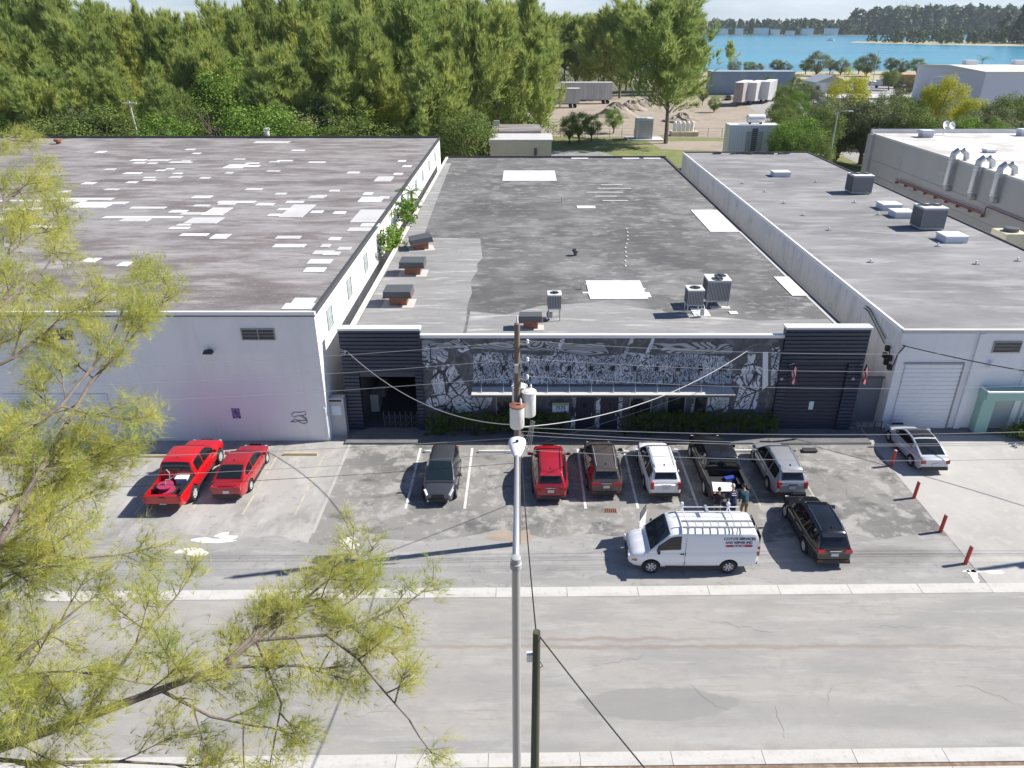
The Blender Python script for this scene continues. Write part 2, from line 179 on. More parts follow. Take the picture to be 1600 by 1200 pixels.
# ---------------------------------------------------------------- mesh helpers
class MB:
    def __init__(s): s.v = []; s.f = []; s.m = []; s.k = 0
    def add(s, vs, fs):
        o = len(s.v); s.v += [tuple(v) for v in vs]; s.f += [tuple(i+o for i in f) for f in fs]; s.m += [s.k]*len(fs); return s
    def mat(s, k): s.k = k; return s
    def box(s, c, d, rz=0.0, taper=1.0):
        x, y, z = d[0]/2, d[1]/2, d[2]/2; ca, sa = math.cos(rz), math.sin(rz); vs = []
        for k, (dx, dy, dz) in enumerate([(-x,-y,-z),(x,-y,-z),(x,y,-z),(-x,y,-z),(-x,-y,z),(x,-y,z),(x,y,z),(-x,y,z)]):
            if k > 3: dx *= taper; dy *= taper
            vs.append((c[0]+dx*ca-dy*sa, c[1]+dx*sa+dy*ca, c[2]+dz))
        return s.add(vs, [(0,3,2,1),(4,5,6,7),(0,1,5,4),(1,2,6,5),(2,3,7,6),(3,0,4,7)])
    def bx(s, x0, x1, y0, y1, z0, z1): return s.box(((x0+x1)/2, (y0+y1)/2, (z0+z1)/2), (x1-x0, y1-y0, z1-z0))
    def tube(s, pts, r, n=8, caps=True):
        pts = [Vector(p) for p in pts]; rs = r if isinstance(r, (list, tuple)) else [r]*len(pts); rings = []
        up = Vector((0, 0, 1)) if abs((pts[-1]-pts[0]).normalized().z) < .9 else Vector((1, 0, 0))
        for i, p in enumerate(pts):
            t = (pts[min(i+1, len(pts)-1)]-pts[max(i-1, 0)]).normalized(); a = t.cross(up)
            if a.length < 1e-5: a = t.cross(Vector((0, 1, 0)))
            a.normalize(); b = t.cross(a)
            rings.append([p+(a*math.cos(2*math.pi*k/n)+b*math.sin(2*math.pi*k/n))*rs[i] for k in range(n)])
        vs = [q for r_ in rings for q in r_]; fs = []
        for i in range(len(pts)-1):
            for k in range(n): fs.append((i*n+k, i*n+(k+1) % n, (i+1)*n+(k+1) % n, (i+1)*n+k))
        if caps: fs.append(tuple(range(n-1, -1, -1))); fs.append(tuple((len(pts)-1)*n+k for k in range(n)))
        return s.add(vs, fs)
    def lathe(s, prof, c=(0, 0, 0), n=20, axis='z', caps=True):
        vs = []; fs = []
        for r, h in prof:
            for k in range(n):
                a = 2*math.pi*k/n; x, y, z = r*math.cos(a), r*math.sin(a), h
                if axis == 'y': x, y, z = x, z, y
                if axis == 'x': x, y, z = z, x, y
                vs.append((c[0]+x, c[1]+y, c[2]+z))
        for i in range(len(prof)-1):
            for k in range(n): fs.append((i*n+k, i*n+(k+1) % n, (i+1)*n+(k+1) % n, (i+1)*n+k))
        if caps: fs.append(tuple(range(n-1, -1, -1))); fs.append(tuple((len(prof)-1)*n+k for k in range(n)))
        return s.add(vs, fs)
    def poly(s, pts, th=None):
        n = len(pts); s.add(pts, [tuple(range(n))]) if not th else s.add(list(pts)+[tuple(Vector(p)+Vector(th)) for p in pts], [tuple(range(n)), tuple(range(2*n-1, n-1, -1))]+[(i, i+n, (i+1) % n+n, (i+1) % n) for i in range(n)])
        return s
    def mesh(s, name, smooth=False, fix=True):
        me = bpy.data.meshes.new(name); me.from_pydata(s.v, [], s.f)
        if max(s.m, default=0) > 0: me.polygons.foreach_set('material_index', s.m)
        if fix:
            b = bmesh.new(); b.from_mesh(me); bmesh.ops.recalc_face_normals(b, faces=b.faces); b.to_mesh(me); b.free()
        if smooth: me.polygons.foreach_set('use_smooth', [True]*len(me.polygons)); 
        if smooth: 
            try: me.set_sharp_from_angle(angle=R(38))
            except Exception: pass
        return me
    def build(s, name, m, parent=None, smooth=False, fix=True):
        return obj(name, s.mesh(name, smooth, fix), m, parent)
def obj(name, me, m, parent=None):
    if not me.materials:
        for x in (m if isinstance(m, (list, tuple)) else [m]): me.materials.append(x)
    o = bpy.data.objects.new(name, me); C.objects.link(o)
    if parent: o.parent = parent
    return o
def tag(o, label, cat, group=None, kind=None):
    o['label'] = label; o['category'] = cat
    if group: o['group'] = group
    if kind: o['kind'] = kind
    return o
def thing(name, label, cat, loc=(0, 0, 0), rz=0.0, group=None):
    o = bpy.data.objects.new(name, None); C.objects.link(o); o.location = loc; o.rotation_euler = (0, 0, rz); o.empty_display_size = .3
    return tag(o, label, cat, group)
def struct(o): o['kind'] = 'structure'; return o
def copy_tree(o, parent=None):
    c = o.copy(); C.objects.link(c); c.parent = parent
    for ch in list(o.children): copy_tree(ch, c)
    return c
def bx(name, m, parent, x0, x1, y0, y1, z0, z1): return MB().bx(x0, x1, y0, y1, z0, z1).build(name, m, parent)
def arr_mesh(name, v, f):
    v = np.asarray(v, np.float32); f = np.asarray(f, np.int32); k = f.shape[1]
    me = bpy.data.meshes.new(name); me.vertices.add(len(v)); me.vertices.foreach_set('co', v.ravel())
    me.loops.add(f.size); me.loops.foreach_set('vertex_index', f.ravel()); me.polygons.add(len(f))
    me.polygons.foreach_set('loop_start', np.arange(len(f), dtype=np.int32)*k); me.update(calc_edges=True); me.validate(); return me
def text_mesh(txt, size, bold=0.0):
    cu = bpy.data.curves.new('lettering', 'FONT'); cu.body = txt; cu.size = size; cu.align_x = 'CENTER'; cu.align_y = 'CENTER'; cu.extrude = .002; cu.offset = bold; cu.resolution_u = 3
    o = bpy.data.objects.new('lettering', cu); C.objects.link(o); dg = bpy.context.evaluated_depsgraph_get()
    me = bpy.data.meshes.new_from_object(o.evaluated_get(dg)); bpy.data.objects.remove(o); me.name = 'lettering'; return me
def sheet(name, pts, z, m, sub=0):
    return struct(MB().poly([(p[0], p[1], z) for p in pts]).build(name, m))
def blob(n, r0, seed, jag=.25):
    q = random.Random(seed); ph = [q.uniform(0, 6.28) for _ in range(5)]
    return [((r0[0]*(1+sum(jag/(k+1)*math.sin((k+2)*a+ph[k]) for k in range(5))))*math.cos(a), (r0[1]*(1+sum(jag/(k+1)*math.sin((k+2)*a+ph[k]+1) for k in range(5))))*math.sin(a)) for a in [2*math.pi*i/n for i in range(n)]]

# ================================================================ THE SETTING
sheet('ground', [(-5000, -200), (5000, -200), (5000, 7000), (-5000, 7000)], -0.06, M['ground'])
SL = 0.0132                                             # the street runs a touch askew to the facades
def sy(x, y0): return y0 + SL*x
def band(name, y0, y1, z, m, x0=-120, x1=120): return sheet(name, [(x0, sy(x0, y0)), (x1, sy(x1, y0)), (x1, sy(x1, y1)), (x0, sy(x0, y1))], z, m)
band('road', 16.3, 24.3, 0.0, M['road'])
band('verge', 5.0, 16.3, -0.02, M['soil'])
band('pavement', 9.0, 15.6, 0.0, M['lot_front'])
# parking lot: three surfaces side by side
def quad(name, pts, z, m): return sheet(name, pts, z, m)
quad('parking_lot', [(-10.1, sy(-10.1, 24.6)), (20.35, sy(20.35, 24.6)), (20.35, 40.2), (-10.1, 40.2)], 0.0, M['lot'])
quad('concrete_lot', [(-120, sy(-120, 24.6)), (-10.1, sy(-10.1, 24.6)), (-10.1, 38.6), (-120, 38.6)], 0.001, M['lot_left'])
quad('concrete_apron', [(20.35, sy(20.35, 24.6)), (120, sy(120, 24.6)), (120, 40.2), (20.35, 40.2)], 0.002, M['lot_right'])
qd = random.Random(3); quad('drive_strip', [(-60, sy(-60, 24.7)), (20.3, sy(20.3, 24.7))]+[(20.3-k*.6, 28.2+.35*math.sin(k*.23)+.25*math.sin(k*.71+1)+qd.uniform(-.12, .12)) for k in range(134)], 0.004, M['lot_front'])
def kerb(name, y0, y1, n0, n1):
    root = struct(bpy.data.objects.new(name, None)); C.objects.link(root)
    me = MB().box((0, 0, 0), (3.04, y1-y0, .10)).mesh('slab')
    for k in range(n0, n1):
        o = obj('slab', me, M['kerb'], root); x = k*3.06+.4; o.location = (x, sy(x, (y0+y1)/2), -.034+random.uniform(-.003, .003)); o.rotation_euler = (0, 0, SL)
kerb('kerb', 24.22, 24.82, -14, 14)
kerb('kerb', 16.22, 16.74, -10, 10)
kerb('kerb', 15.55, 16.05, -10, 10)
# worn marks on the street
def decal(name, pts, z, m):
    o = sheet(name, pts, z, m); return o
def streak(name, x0, x1, y, wd, m, z, seed):
    q = random.Random(seed); n = 26; up = []; dn = []
    for i in range(n+1):
        t = i/n; x = x0+(x1-x0)*t; h = wd*(math.sin(math.pi*t)**.5)*q.uniform(.35, 1.0)+.01; cy = sy(x, y)+.10*math.sin(t*5+seed); up.append((x, cy+h/2)); dn.append((x, cy-h/2))
    return sheet(name, up+dn[::-1], z, m)
streak('road_streak', -10, 3.5, 16.12, .14, M['soil'], .012, 5)
def crack(x, y, a, n, seed):
    qc = random.Random(seed); up = []; dn = []
    for k in range(n):
        wd = (.007*math.sin(math.pi*(k+.5)/n)+.002)*qc.uniform(.5, 1.3); up.append((x-math.sin(a)*wd, y+math.cos(a)*wd)); dn.append((x+math.sin(a)*wd, y-math.cos(a)*wd)); a0 = a if k == 0 else a0; a = a0+qc.uniform(-.75, .75); x += .16*math.cos(a); y += .16*math.sin(a)
    return sheet('road_crack', up+dn[::-1], .0045, M['crackm'])
for k, (x, y, a, n) in enumerate([(6.2, 19.6, -.9, 12), (11, 18.6, 1.2, 9), (13.5, 22.4, .1, 22), (2.5, 20.4, .3, 18), (-6, 18.2, .5, 20), (16, 19.5, -.4, 16), (9, 17.3, 1.3, 10), (7, 23.1, -.1, 26), (-9, 22.9, .0, 24)]): crack(x, y, a, n, k)
for k, (x, y, a, n) in enumerate([(16.5, 26.2, .9, 9), (2, 26.8, .2, 24), (-7, 31, 1.2, 20), (17, 31, 1.5, 14)]): o = crack(x, y, a, n, 50+k); o.location.z = .004
# parking lines
def line(x0, y0, x1, y1, wd, m):
    d = Vector((x1-x0, y1-y0)).normalized()*wd/2; n = (-d.y, d.x)
    return sheet('parking_line', [(x0+n[0], y0+n[1]), (x0-n[0], y0-n[1]), (x1-n[0], y1-n[1]), (x1+n[0], y1+n[1])], .006, m)
for x in (-5.86, -2.88): line(x-.03, 30.6, x, 36.5, .13, M['paint_w'])
for x in (-.3, 3.2, 5.85, 8.9): line(x, 30.6, x, 36.4, .13, M['paint_w'])
for x in (12.1, 15.1): line(x, 30.8, x, 36.3, .10, M['paint_y'])
for x in (-13.9, -11.28, -16.6, -19.3): line(x-.05, 30.1, x+.03, 35.6, .12, M['paint_y'])
line(-21.35, 30.8, -21.95, 35.6, .13, M['paint_y']); line(-10.06, 28.6, -10.03, 37.3, .16, M['lot_right'])
for (px, py, r, sd) in [(300, 862, (.55, .35), 3), (330, 845, (.75, .22), 4), (352, 838, (.5, .22), 9), (545, 848, (.5, .36), 5)]:
    g = G(px, py); sheet('paint_spill', [(g.x+a, g.y+b) for a, b in blob(26, r, sd, .35)], .009, M['paint_patch'])
for (px, py, r, sd) in [(1540, 893, (.7, .14), 13), (1522, 900, (.2, .5), 15)]:
    g = G(px, py); sheet('paint_spill', [(g.x+a, g.y+b) for a, b in blob(26, r, sd, .35)], .009, M['paint_patch'])
g = G(800, 838); sheet('sand_patch', [(g.x+a, g.y+b) for a, b in blob(30, (.9, .6), 21, .3)], .008, M['dirt'])
# walk in front of the middle block with a real step
struct(bx('sidewalk', M['walk'], None, -10.3, 20.3, 37.05, 38.62, -.02, .12)); struct(bx('sidewalk', M['walk'], None, -10.3, 20.3, 36.9, 37.045, -.02, .125))
struct(bx('sidewalk', M['walk'], None, 20.6, 60, 38.0, 38.8, -.02, .05))
# ground behind the buildings
sheet('lawn', [(-14, 106), (60, 106), (60, 167), (-14, 167)], -.03, M['lawn'])
sheet('dirt_yard', [(0, 167), (40, 165), (62, 160), (75, 230), (60, 270), (0, 262)], -.02, M['dirt'])
sheet('yard', [(58, 120), (260, 120), (260, 330), (78, 330), (62, 190)], -.015, M['yard'])
sheet('path', [(16, 106), (24, 106), (22, 128), (15, 146), (-5, 150), (-5, 143), (11, 139), (16, 124)], -.01, M['path'])
sheet('path', [(27, 149), (60, 140), (60, 152), (40, 160), (26, 160)], -.01, M['dirt'])
sheet('shore', [(40, 330), (600, 330), (600, 430), (40, 420)], -.02, M['sand'])
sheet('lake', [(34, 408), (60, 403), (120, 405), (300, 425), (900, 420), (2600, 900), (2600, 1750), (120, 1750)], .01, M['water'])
# ---- island and far shore: terrain with woods that read as one mass
sheet('island', [(420, 1040), (450, 1100), (700, 1180), (1100, 1200), (1100, 850), (640, 840), (520, 880), (440, 985)], .05, M['sand'])
sheet('far_shore', [(-1500, 1690), (2800, 1690), (2800, 1780), (-1500, 1780)], .06, M['sand'])

# ---------------------------------------------------------------- foliage generators
def needles(cen, dirs, n, ln, wd, spread, rg=rng):
    """n thin blades from every centre, leaning along dirs"""
    cen = np.repeat(np.asarray(cen, float), n, 0); d = np.repeat(np.asarray(dirs, float), n, 0)
    d = d + rg.normal(0, spread, d.shape); d /= np.linalg.norm(d, axis=1)[:, None]+1e-9
    l = ln*rg.uniform(.55, 1.15, (len(d), 1)); side = np.cross(d, rg.normal(0, 1, d.shape)); side /= np.linalg.norm(side, axis=1)[:, None]+1e-9
    a = cen+side*wd; b = cen-side*wd; tip = cen+d*l; tip[:, 2] -= .12*l[:, 0]
    v = np.stack([a, b, tip], 1).reshape(-1, 3); f = np.arange(len(v)).reshape(-1, 3); return v, f
def leaves(cen, n, rad, size, rg=rng, flat=.75):
    cen = np.repeat(np.asarray(cen, float), n, 0); off = rg.normal(0, 1, cen.shape); off /= np.linalg.norm(off, axis=1)[:, None]; r = rad*rg.uniform(.35, 1, (len(cen), 1))
    p = cen+off*r*np.array([1, 1, flat]); nrm = off+rg.normal(0, .6, cen.shape)+np.array([0, 0, .5]); a = np.cross(nrm, rg.normal(0, 1, cen.shape)); a /= np.linalg.norm(a, axis=1)[:, None]+1e-9
    b = np.cross(nrm, a); b /= np.linalg.norm(b, axis=1)[:, None]+1e-9; s = size*rg.uniform(.6, 1.3, (len(cen), 1))
    v = np.stack([p-a*s, p-b*s*.5, p+a*s, p+b*s*.5], 1).reshape(-1, 3); return v, np.arange(len(v)).reshape(-1, 4)
def cat(parts):
    vs, fs, o = [], [], 0
    for v, f in parts: vs.append(v); fs.append(f+o); o += len(v)
    return np.concatenate(vs), np.concatenate(fs)
def far_wood(name, x0, x1, y0, y1, n, h0, h1, m, label, seed, slope=0.0):
    rg = np.random.default_rng(seed); parts = []
    xs = rg.uniform(x0, x1, n); ys = rg.uniform(y0, y1, n)+(xs-x0)*slope; hs = rg.uniform(h0, h1, n)
    k = 8; cen = []
    for j in range(k):
        t = (j+.5)/k; r = hs*.16*(1.15-t)
        a = rg.uniform(0, 6.28, n); cen.append(np.stack([xs+np.cos(a)*r, ys+np.sin(a)*r, hs*(.08+.9*t)], 1))
    v, f = leaves(np.concatenate(cen), 9, 1.0, 1.0, rg)
    c = np.repeat(np.concatenate(cen), 9, 0); sc = np.repeat(np.tile(hs, k), 9)*.13
    v = (v.reshape(-1, 4, 3)-c[:, None])*sc[:, None, None]+c[:, None]
    o = obj(name, arr_mesh(name, v.reshape(-1, 3), f), m); tag(o, label, 'wood', kind='stuff'); return o
far_wood('far_forest', -300, 1500, 1700, 1900, 1700, 14, 32, M['farw'], 'low wooded line along the opposite shore of the lake', 1)
far_wood('far_forest', 760, 1500, 1720, 1900, 500, 36, 58, M['farw'], 'higher grey green wood rising on the opposite shore', 2)
far_wood('far_forest', 610, 1100, 900, 1060, 420, 26, 50, M['farw2'], 'dark tall pine wood standing on the grassy island', 3)
far_wood('far_forest', 450, 640, 960, 1090, 150, 7, 16, M['farw2'], 'scattered low bushes at the tip of the island', 4)
hx = 400
for k in range(7):
    hq = random.Random(k); wd_ = hq.uniform(14, 30); h = hq.uniform(7, 13)
    o = thing('far_house', 'tiny white waterfront house on the opposite lake shore', 'house', (hx, 1698, 0), 0, 'white houses across the lake'); MB().bx(0, wd_, -4, 4, 0, h).build('wall', M['white_metal'], o); MB().poly([(-1, -5, h), (wd_+1, -5, h), (wd_+1, 5, h), (-1, 5, h)], (0, 0, 1.2)).build('roof', M['patchg'], o)
    hx += wd_+hq.uniform(4, 30)

# ---------------------------------------------------------------- trees
def casuarina_mesh(h, seed, rad=.17, base=.12, nb=34, dens=30, blade=(1.5, .052)):
    """trunk with ascending limbs, every limb a feathery upswept plume with side plumes"""
    rg = np.random.default_rng(seed); tr = MB(); lean = rg.normal(0, .03, 2); cen = []; dr = []
    tp = [(lean[0]*h*t*t, lean[1]*h*t*t, h*t*.97) for t in np.linspace(0, 1, 9)]
    tr.tube(tp, [max(.0125*h*(1-t)**.9, .03) for t in np.linspace(0, 1, 9)], 7)
    def plume(p0, d, L_, n, fat):
        s = rg.uniform(.05, 1.06, n)**.75; prof = fat*np.sin(np.pi*np.clip(s*.92+.06, 0, 1))**.7
        curve = p0+d*(L_*s)[:, None]+np.array([0, 0, 1.])*(.22*L_*s*s)[:, None]
        pts = curve+rg.normal(0, 1, (n, 3))*prof[:, None]*np.array([1, 1, .75]); cen.append(pts); out = pts-curve; dr.append(d*.5+np.array([0, 0, .9])+out*.45/max(fat, .1))
    for i in range(nb):
        t = base+(.97-base)*((i+rg.uniform(0, 1))/nb)**.9; a = i*2.4+rg.uniform(-.6, .6); L_ = h*rad*1.35*(1.05-t)**.5*rg.uniform(.5, 1.3)+.6; el = R(30+30*t+rg.uniform(-16, 20))
        p0 = np.array([lean[0]*h*t*t, lean[1]*h*t*t, h*t*.97]); d = np.array([math.cos(a)*math.cos(el), math.sin(a)*math.cos(el), math.sin(el)])
        tr.tube([p0, p0+d*L_*.5+np.array([0, 0, .055*L_]), p0+d*L_+np.array([0, 0, .22*L_])], [.03+.012*L_, .03, .01], 4, False)
        plume(p0, d, L_, int(dens*(.4+L_/4)), .10*L_+.12)
        for k in range(2):
            s = rg.uniform(.35, .8); d2 = d+rg.normal(0, .45, 3)+np.array([0, 0, .35]); d2 /= np.linalg.norm(d2); plume(p0+d*L_*s+np.array([0, 0, .22*L_*s*s]), d2, L_*rg.uniform(.4, .65), int(dens*.5*(.4+L_/4)), .07*L_+.1)
    plume(np.array(tp[-3]), np.array([lean[0], lean[1], .98]), h*.24, int(dens*1.2), .35)
    v, f = needles(np.concatenate(cen), np.concatenate(dr), 6, blade[0], blade[1], .24, rg)
    return tr.mesh('trunk', fix=False), arr_mesh('crown', v, f)
CASP = [(20, .15, .10, 34), (24, .19, .30, 30), (22, .22, .15, 40), (25, .14, .42, 24), (18, .26, .08, 44), (23, .17, .22, 30), (21, .24, .34, 34), (26, .12, .18, 26)]
CAS = [casuarina_mesh(h_, 100+k, rad=r_, base=b_, nb=n_) for k, (h_, r_, b_, n_) in enumerate(CASP)]
CASH = [p_[0] for p_ in CASP]
def tree(name, meshes, mats, loc, sc, rz, label, cat_, group=None):
    t = thing(name, label, cat_, loc, rz, group); t.scale = sc
    for nm, me, mm in (('trunk', meshes[0], mats[0]), ('crown', meshes[1], mats[1])):
        o = obj(nm, me, mm, t); o.material_slots[0].link = 'OBJECT'; o.material_slots[0].material = mm
    return t
def plant_casuarina(px, ytop, Y, k, label, group, wide=1.0):
    p = W(px, ytop, Y); h = max(p.z, 4); s = h/CASH[k]
    return tree('casuarina_tree', CAS[k], (M['bark'], M['cas']), (p.x, Y, -.1), (s*wide, s*wide, s), random.uniform(0, 6.28), label, 'tree', group)
CL = 'tall feathery casuarina in the main mass of the wood behind the warehouses'; CG = 'casuarinas in the wood'
q = random.Random(11)
def skyline(x):
    pts = [(-80, 0), (60, -8), (140, 4), (215, 8), (260, 22), (300, 26), (350, 22), (385, 2), (470, -5), (560, -10), (700, -6), (800, -2), (880, 8), (930, 30), (960, 45), (1000, 40)]
    for (a, b), (c, d) in zip(pts, pts[1:]):
        if a <= x <= c: return b+(d-b)*(x-a)/(c-a)
    return 20
for i in range(58):                                     # the back ranks make the skyline
    x = -90+i*16.6+q.uniform(-9, 9); Y = q.uniform(150, 205)
    plant_casuarina(x, skyline(x)+abs(q.gauss(0, 26)), Y, q.randrange(8), CL, CG, q.uniform(.7, 1.15))
for i in range(40):                                     # deeper ranks close the gaps
    x = -100+i*26.5+q.uniform(-9, 9); plant_casuarina(x, skyline(x)+12+abs(q.gauss(0, 12)), q.uniform(250, 290) if x > 850 else q.uniform(215, 270), q.randrange(8), 'casuarina crown showing only above the others deep in the wood', 'casuarinas deep in the wood', q.uniform(1.1, 1.4))
for i in range(30):                                     # the front rank, lower
    x = -70+i*33+q.uniform(-16, 16); Y = q.uniform(124, 148)
    if 190 < x < 460: yt = q.uniform(70, 130)
    elif x < 190: yt = q.uniform(40, 120)
    else: yt = q.uniform(14, 80)
    if x > 845: continue
    plant_casuarina(x, yt, Y, q.randrange(8), 'shorter feathery casuarina in the front rank of the wood above the shrubs', 'casuarinas in the front rank', q.uniform(.8, 1.15))
for (x, yt, Y, k) in [(948, 22, 262, 2), (975, 18, 258, 4), (1005, 26, 266, 1), (1085, 30, 272, 5), (925, 30, 268, 0), (985, 22, 290, 6), (1060, 24, 285, 2)]:
    plant_casuarina(x, yt, Y, k, 'casuarina standing behind the dirt yard and its trailers', 'casuarinas behind the dirt yard', 1.3)
big = casuarina_mesh(25, 333, rad=.26, base=.22, nb=52, dens=38)
tree('casuarina_tree', big, (M['bark'], M['cas']), (29.3, 156.6, -.1), (1.45, 1.45, W(1040, 10, 156.6).z/25), .4, 'broad solitary casuarina with bare trunk standing on the lawn beside the metal cabinet', 'tree')

def leafy_mesh(h, r, seed, nclump=46, per=60, size=.22, trunk_h=.35, flat=.8):
    rg = np.random.default_rng(seed); tr = MB(); cz = h*(trunk_h+(1-trunk_h)*.5); hz = h*(1-trunk_h)*.5
    cen = []
    for i in range(nclump):
        d = rg.normal(0, 1, 3); d /= np.linalg.norm(d); rr = rg.uniform(.45, .92)**.6
        cen.append((d[0]*r*rr*rg.uniform(.75, 1.1), d[1]*r*rr*rg.uniform(.75, 1.1), cz+d[2]*hz*rr))
    tr.tube([(0, 0, 0), (.04*h, .02*h, h*trunk_h*.6), (.02*h, 0, cz)], [.045*h**.8, .035*h**.8, .02*h**.8], 7)
    for c in cen[::4]: tr.tube([(.02*h, 0, h*trunk_h*.7), (c[0]*.5, c[1]*.5, (c[2]+h*trunk_h)*.52), c], [.02*h**.7, .012*h**.7, .006], 4, False)
    v, f = leaves(cen, per, r*.30, size, rg, flat); return tr.mesh('trunk', fix=False), arr_mesh('crown', v, f)
LEAF = [leafy_mesh(6, 2.6, 200+k, 70, 150, .085, [.12, .22, .1, .3][k]) for k in range(4)]
def plant_leafy(px, ytop, Y, k, m, label, group=None, wide=1.0, name='broadleaf_tree'):
    p = W(px, ytop, Y); h = max(p.z, 1.2); s = h/6
    return tree(name, LEAF[k], (M['bark'], M[m]), (p.x, Y, -.05), (s*wide, s*wide, s), q.uniform(0, 6.28), label, 'tree' if 'tree' in name else 'shrub', group)
for i in range(34):                                     # young casuarinas down to the roof edge
    x = -60+i*23.5+q.uniform(-9, 9)
    if 268 < x < 395 or 190 < x < 236: continue
    plant_casuarina(x, q.uniform(92, 168), q.uniform(114.5, 124), q.choice([0, 2, 4, 5, 7]), 'young casuarina rising straight out of the shrubs at the wood edge', 'young casuarinas at the wood edge', q.uniform(.95, 1.4))
for i in range(34):                                     # undergrowth in front of the wood
    x = -30+i*23.0+q.uniform(-8, 8); Y = q.uniform(110, 121)
    if 700 < x < 775 or 300 < x < 365 or 195 < x < 232: continue
    plant_leafy(x, q.choice([q.uniform(150, 175), q.uniform(165, 195), q.uniform(185, 206)]), Y, q.randrange(4), q.choice(['leafd', 'leafg', 'leafb', 'leafg', 'leafb']), 'rounded shrub in the undergrowth along the edge of the wood', 'undergrowth shrubs', q.uniform(.8, 1.5), 'shrub')
for i in range(12):
    x = 20+i*72+q.uniform(-14, 14); plant_leafy(x, q.uniform(105, 160), q.uniform(124, 150), q.randrange(4), q.choice(['leafd', 'leafd', 'leafb', 'leafg']), 'leafy broadleaf tree mixed among the casuarina trunks', 'broadleaf trees in the wood', q.uniform(.8, 1.2))
plant_leafy(728, 168, 112, 1, 'leafd', 'dark rounded tree between the two warehouse backs and the beige shed', None, 1.0)
plant_leafy(590, 138, 122, 2, 'leafy', 'yellow green tree glowing at the foot of the wood', None, .9)
plant_leafy(355, 92, 130, 0, 'leafb', 'bright leafy tree beside the bare brown dead tree', None, 1.0)
# right-hand belt of trees between the sheds
for i, (x, yt, Y, k, m, wd) in enumerate([(1240, 170, 150, 0, 'leafd', 1.), (1238, 182, 124, 1, 'leafd', .9), (1250, 182, 118, 2, 'leafb', 1.1), (1285, 168, 126, 3, 'leafd', 1.), (1320, 150, 135, 0, 'leafg', 1.3), (1365, 150, 132, 1, 'leafg', 1.25), (1400, 160, 128, 2, 'leafg', 1.1),
        (1430, 165, 126, 3, 'leafd', 1.), (1470, 172, 128, 0, 'leafg', 1.), (1510, 178, 128, 1, 'leafb', 1.), (1550, 165, 130, 2, 'leafg', 1.2), (1595, 148, 138, 3, 'leafd', 1.2), (1235, 130, 190, 1, 'leafd', .8), (1560, 185, 124, 0, 'leafb', .9), (1245, 204, 115, 3, 'leafb', .9), (1275, 200, 114, 0, 'leafd', 1.)]):
    plant_leafy(x, yt, Y, k, m, 'leafy tree in the green belt behind the grey roofed warehouse and tan building', 'trees of the green belt', wd)
for i, (x, yt, Y, m, wd) in enumerate([(1232, 128, 205, 'leafd', .9), (1252, 140, 185, 'leafb', .9), (1275, 132, 200, 'leafg', .8), (1225, 152, 168, 'leafd', 1.), (1300, 150, 160, 'leafd', 1.1), (1350, 158, 150, 'leafd', 1.), (1395, 138, 168, 'leafg', 1.), (1420, 150, 150, 'leafd', 1.1), (1450, 145, 160, 'leafb', .9), (1580, 152, 150, 'leafg', 1.1), (1545, 160, 140, 'leafd', 1.), (1192, 140, 262, 'leafd', .9), (1218, 132, 250, 'leafb', .8), (1120, 118, 300, 'leafd', 1.2), (1085, 130, 262, 'leafd', 1.), (1395, 108, 290, 'leafd', 1.3), (1300, 112, 300, 'leafg', 1.2), (1135, 112, 320, 'leafd', 1.3), (1165, 116, 300, 'leafb', 1.2), (1100, 140, 235, 'leafd', 1.0), (1118, 148, 215, 'leafb', .9), (1222, 165, 145, 'leafd', .9), (1340, 118, 255, 'leafd', 1.2), (1420, 118, 240, 'leafg', 1.1)]):
    plant_leafy(x, yt, Y, i % 4, m, 'mixed green tree scattered between the yard sheds and the trailers', 'trees among the yard sheds', wd)
plant_leafy(1328, 108, 172, 0, 'leafy', 'yellow flowering tree beside the small white gabled shed', None, .95); plant_leafy(1480, 120, 150, 3, 'leafy', 'yellow green tree in front of the large pale warehouse', None, .85)
plant_leafy(1525, 148, 142, 1, 'leafy', 'small yellow bush low beside the pale warehouse wall', None, .75)
for i, (x, yt, Y) in enumerate([(1150, 92, 380), (1172, 95, 385), (1185, 98, 372), (1215, 93, 380), (1228, 95, 376), (1262, 92, 384), (1282, 79, 372), (1300, 93, 384), (1318, 90, 380), (1345, 92, 386), (1360, 82, 370), (1395, 90, 384), (1412, 92, 380), (1437, 90, 372)]):
    plant_leafy(x, yt, Y, i % 4, ['leafg', 'leafd', 'leafg', 'leafg'][i % 4], 'small spreading tree in the row along the lake shore', 'shore trees', 1.3)
plant_casuarina(1145, 66, 370, 3, 'narrow dark casuarina standing alone against the lake', None, 1.5)
for (x, yt, Y) in [(905, 172, 158), (925, 176, 160), (960, 168, 172), (890, 180, 156)]: plant_leafy(x, yt, Y, 1, 'leafb', 'small shrub growing along the chain fence of the lawn', 'shrubs by the lawn fence', 1.0, 'shrub')
for (x, yt, Y) in [(1260, 128, 250), (1200, 118, 265), (1245, 118, 262)]: plant_leafy(x, yt, Y, 2, 'leafd', 'green bush growing beside the yard sheds', 'bushes by the sheds', 1.0, 'shrub')

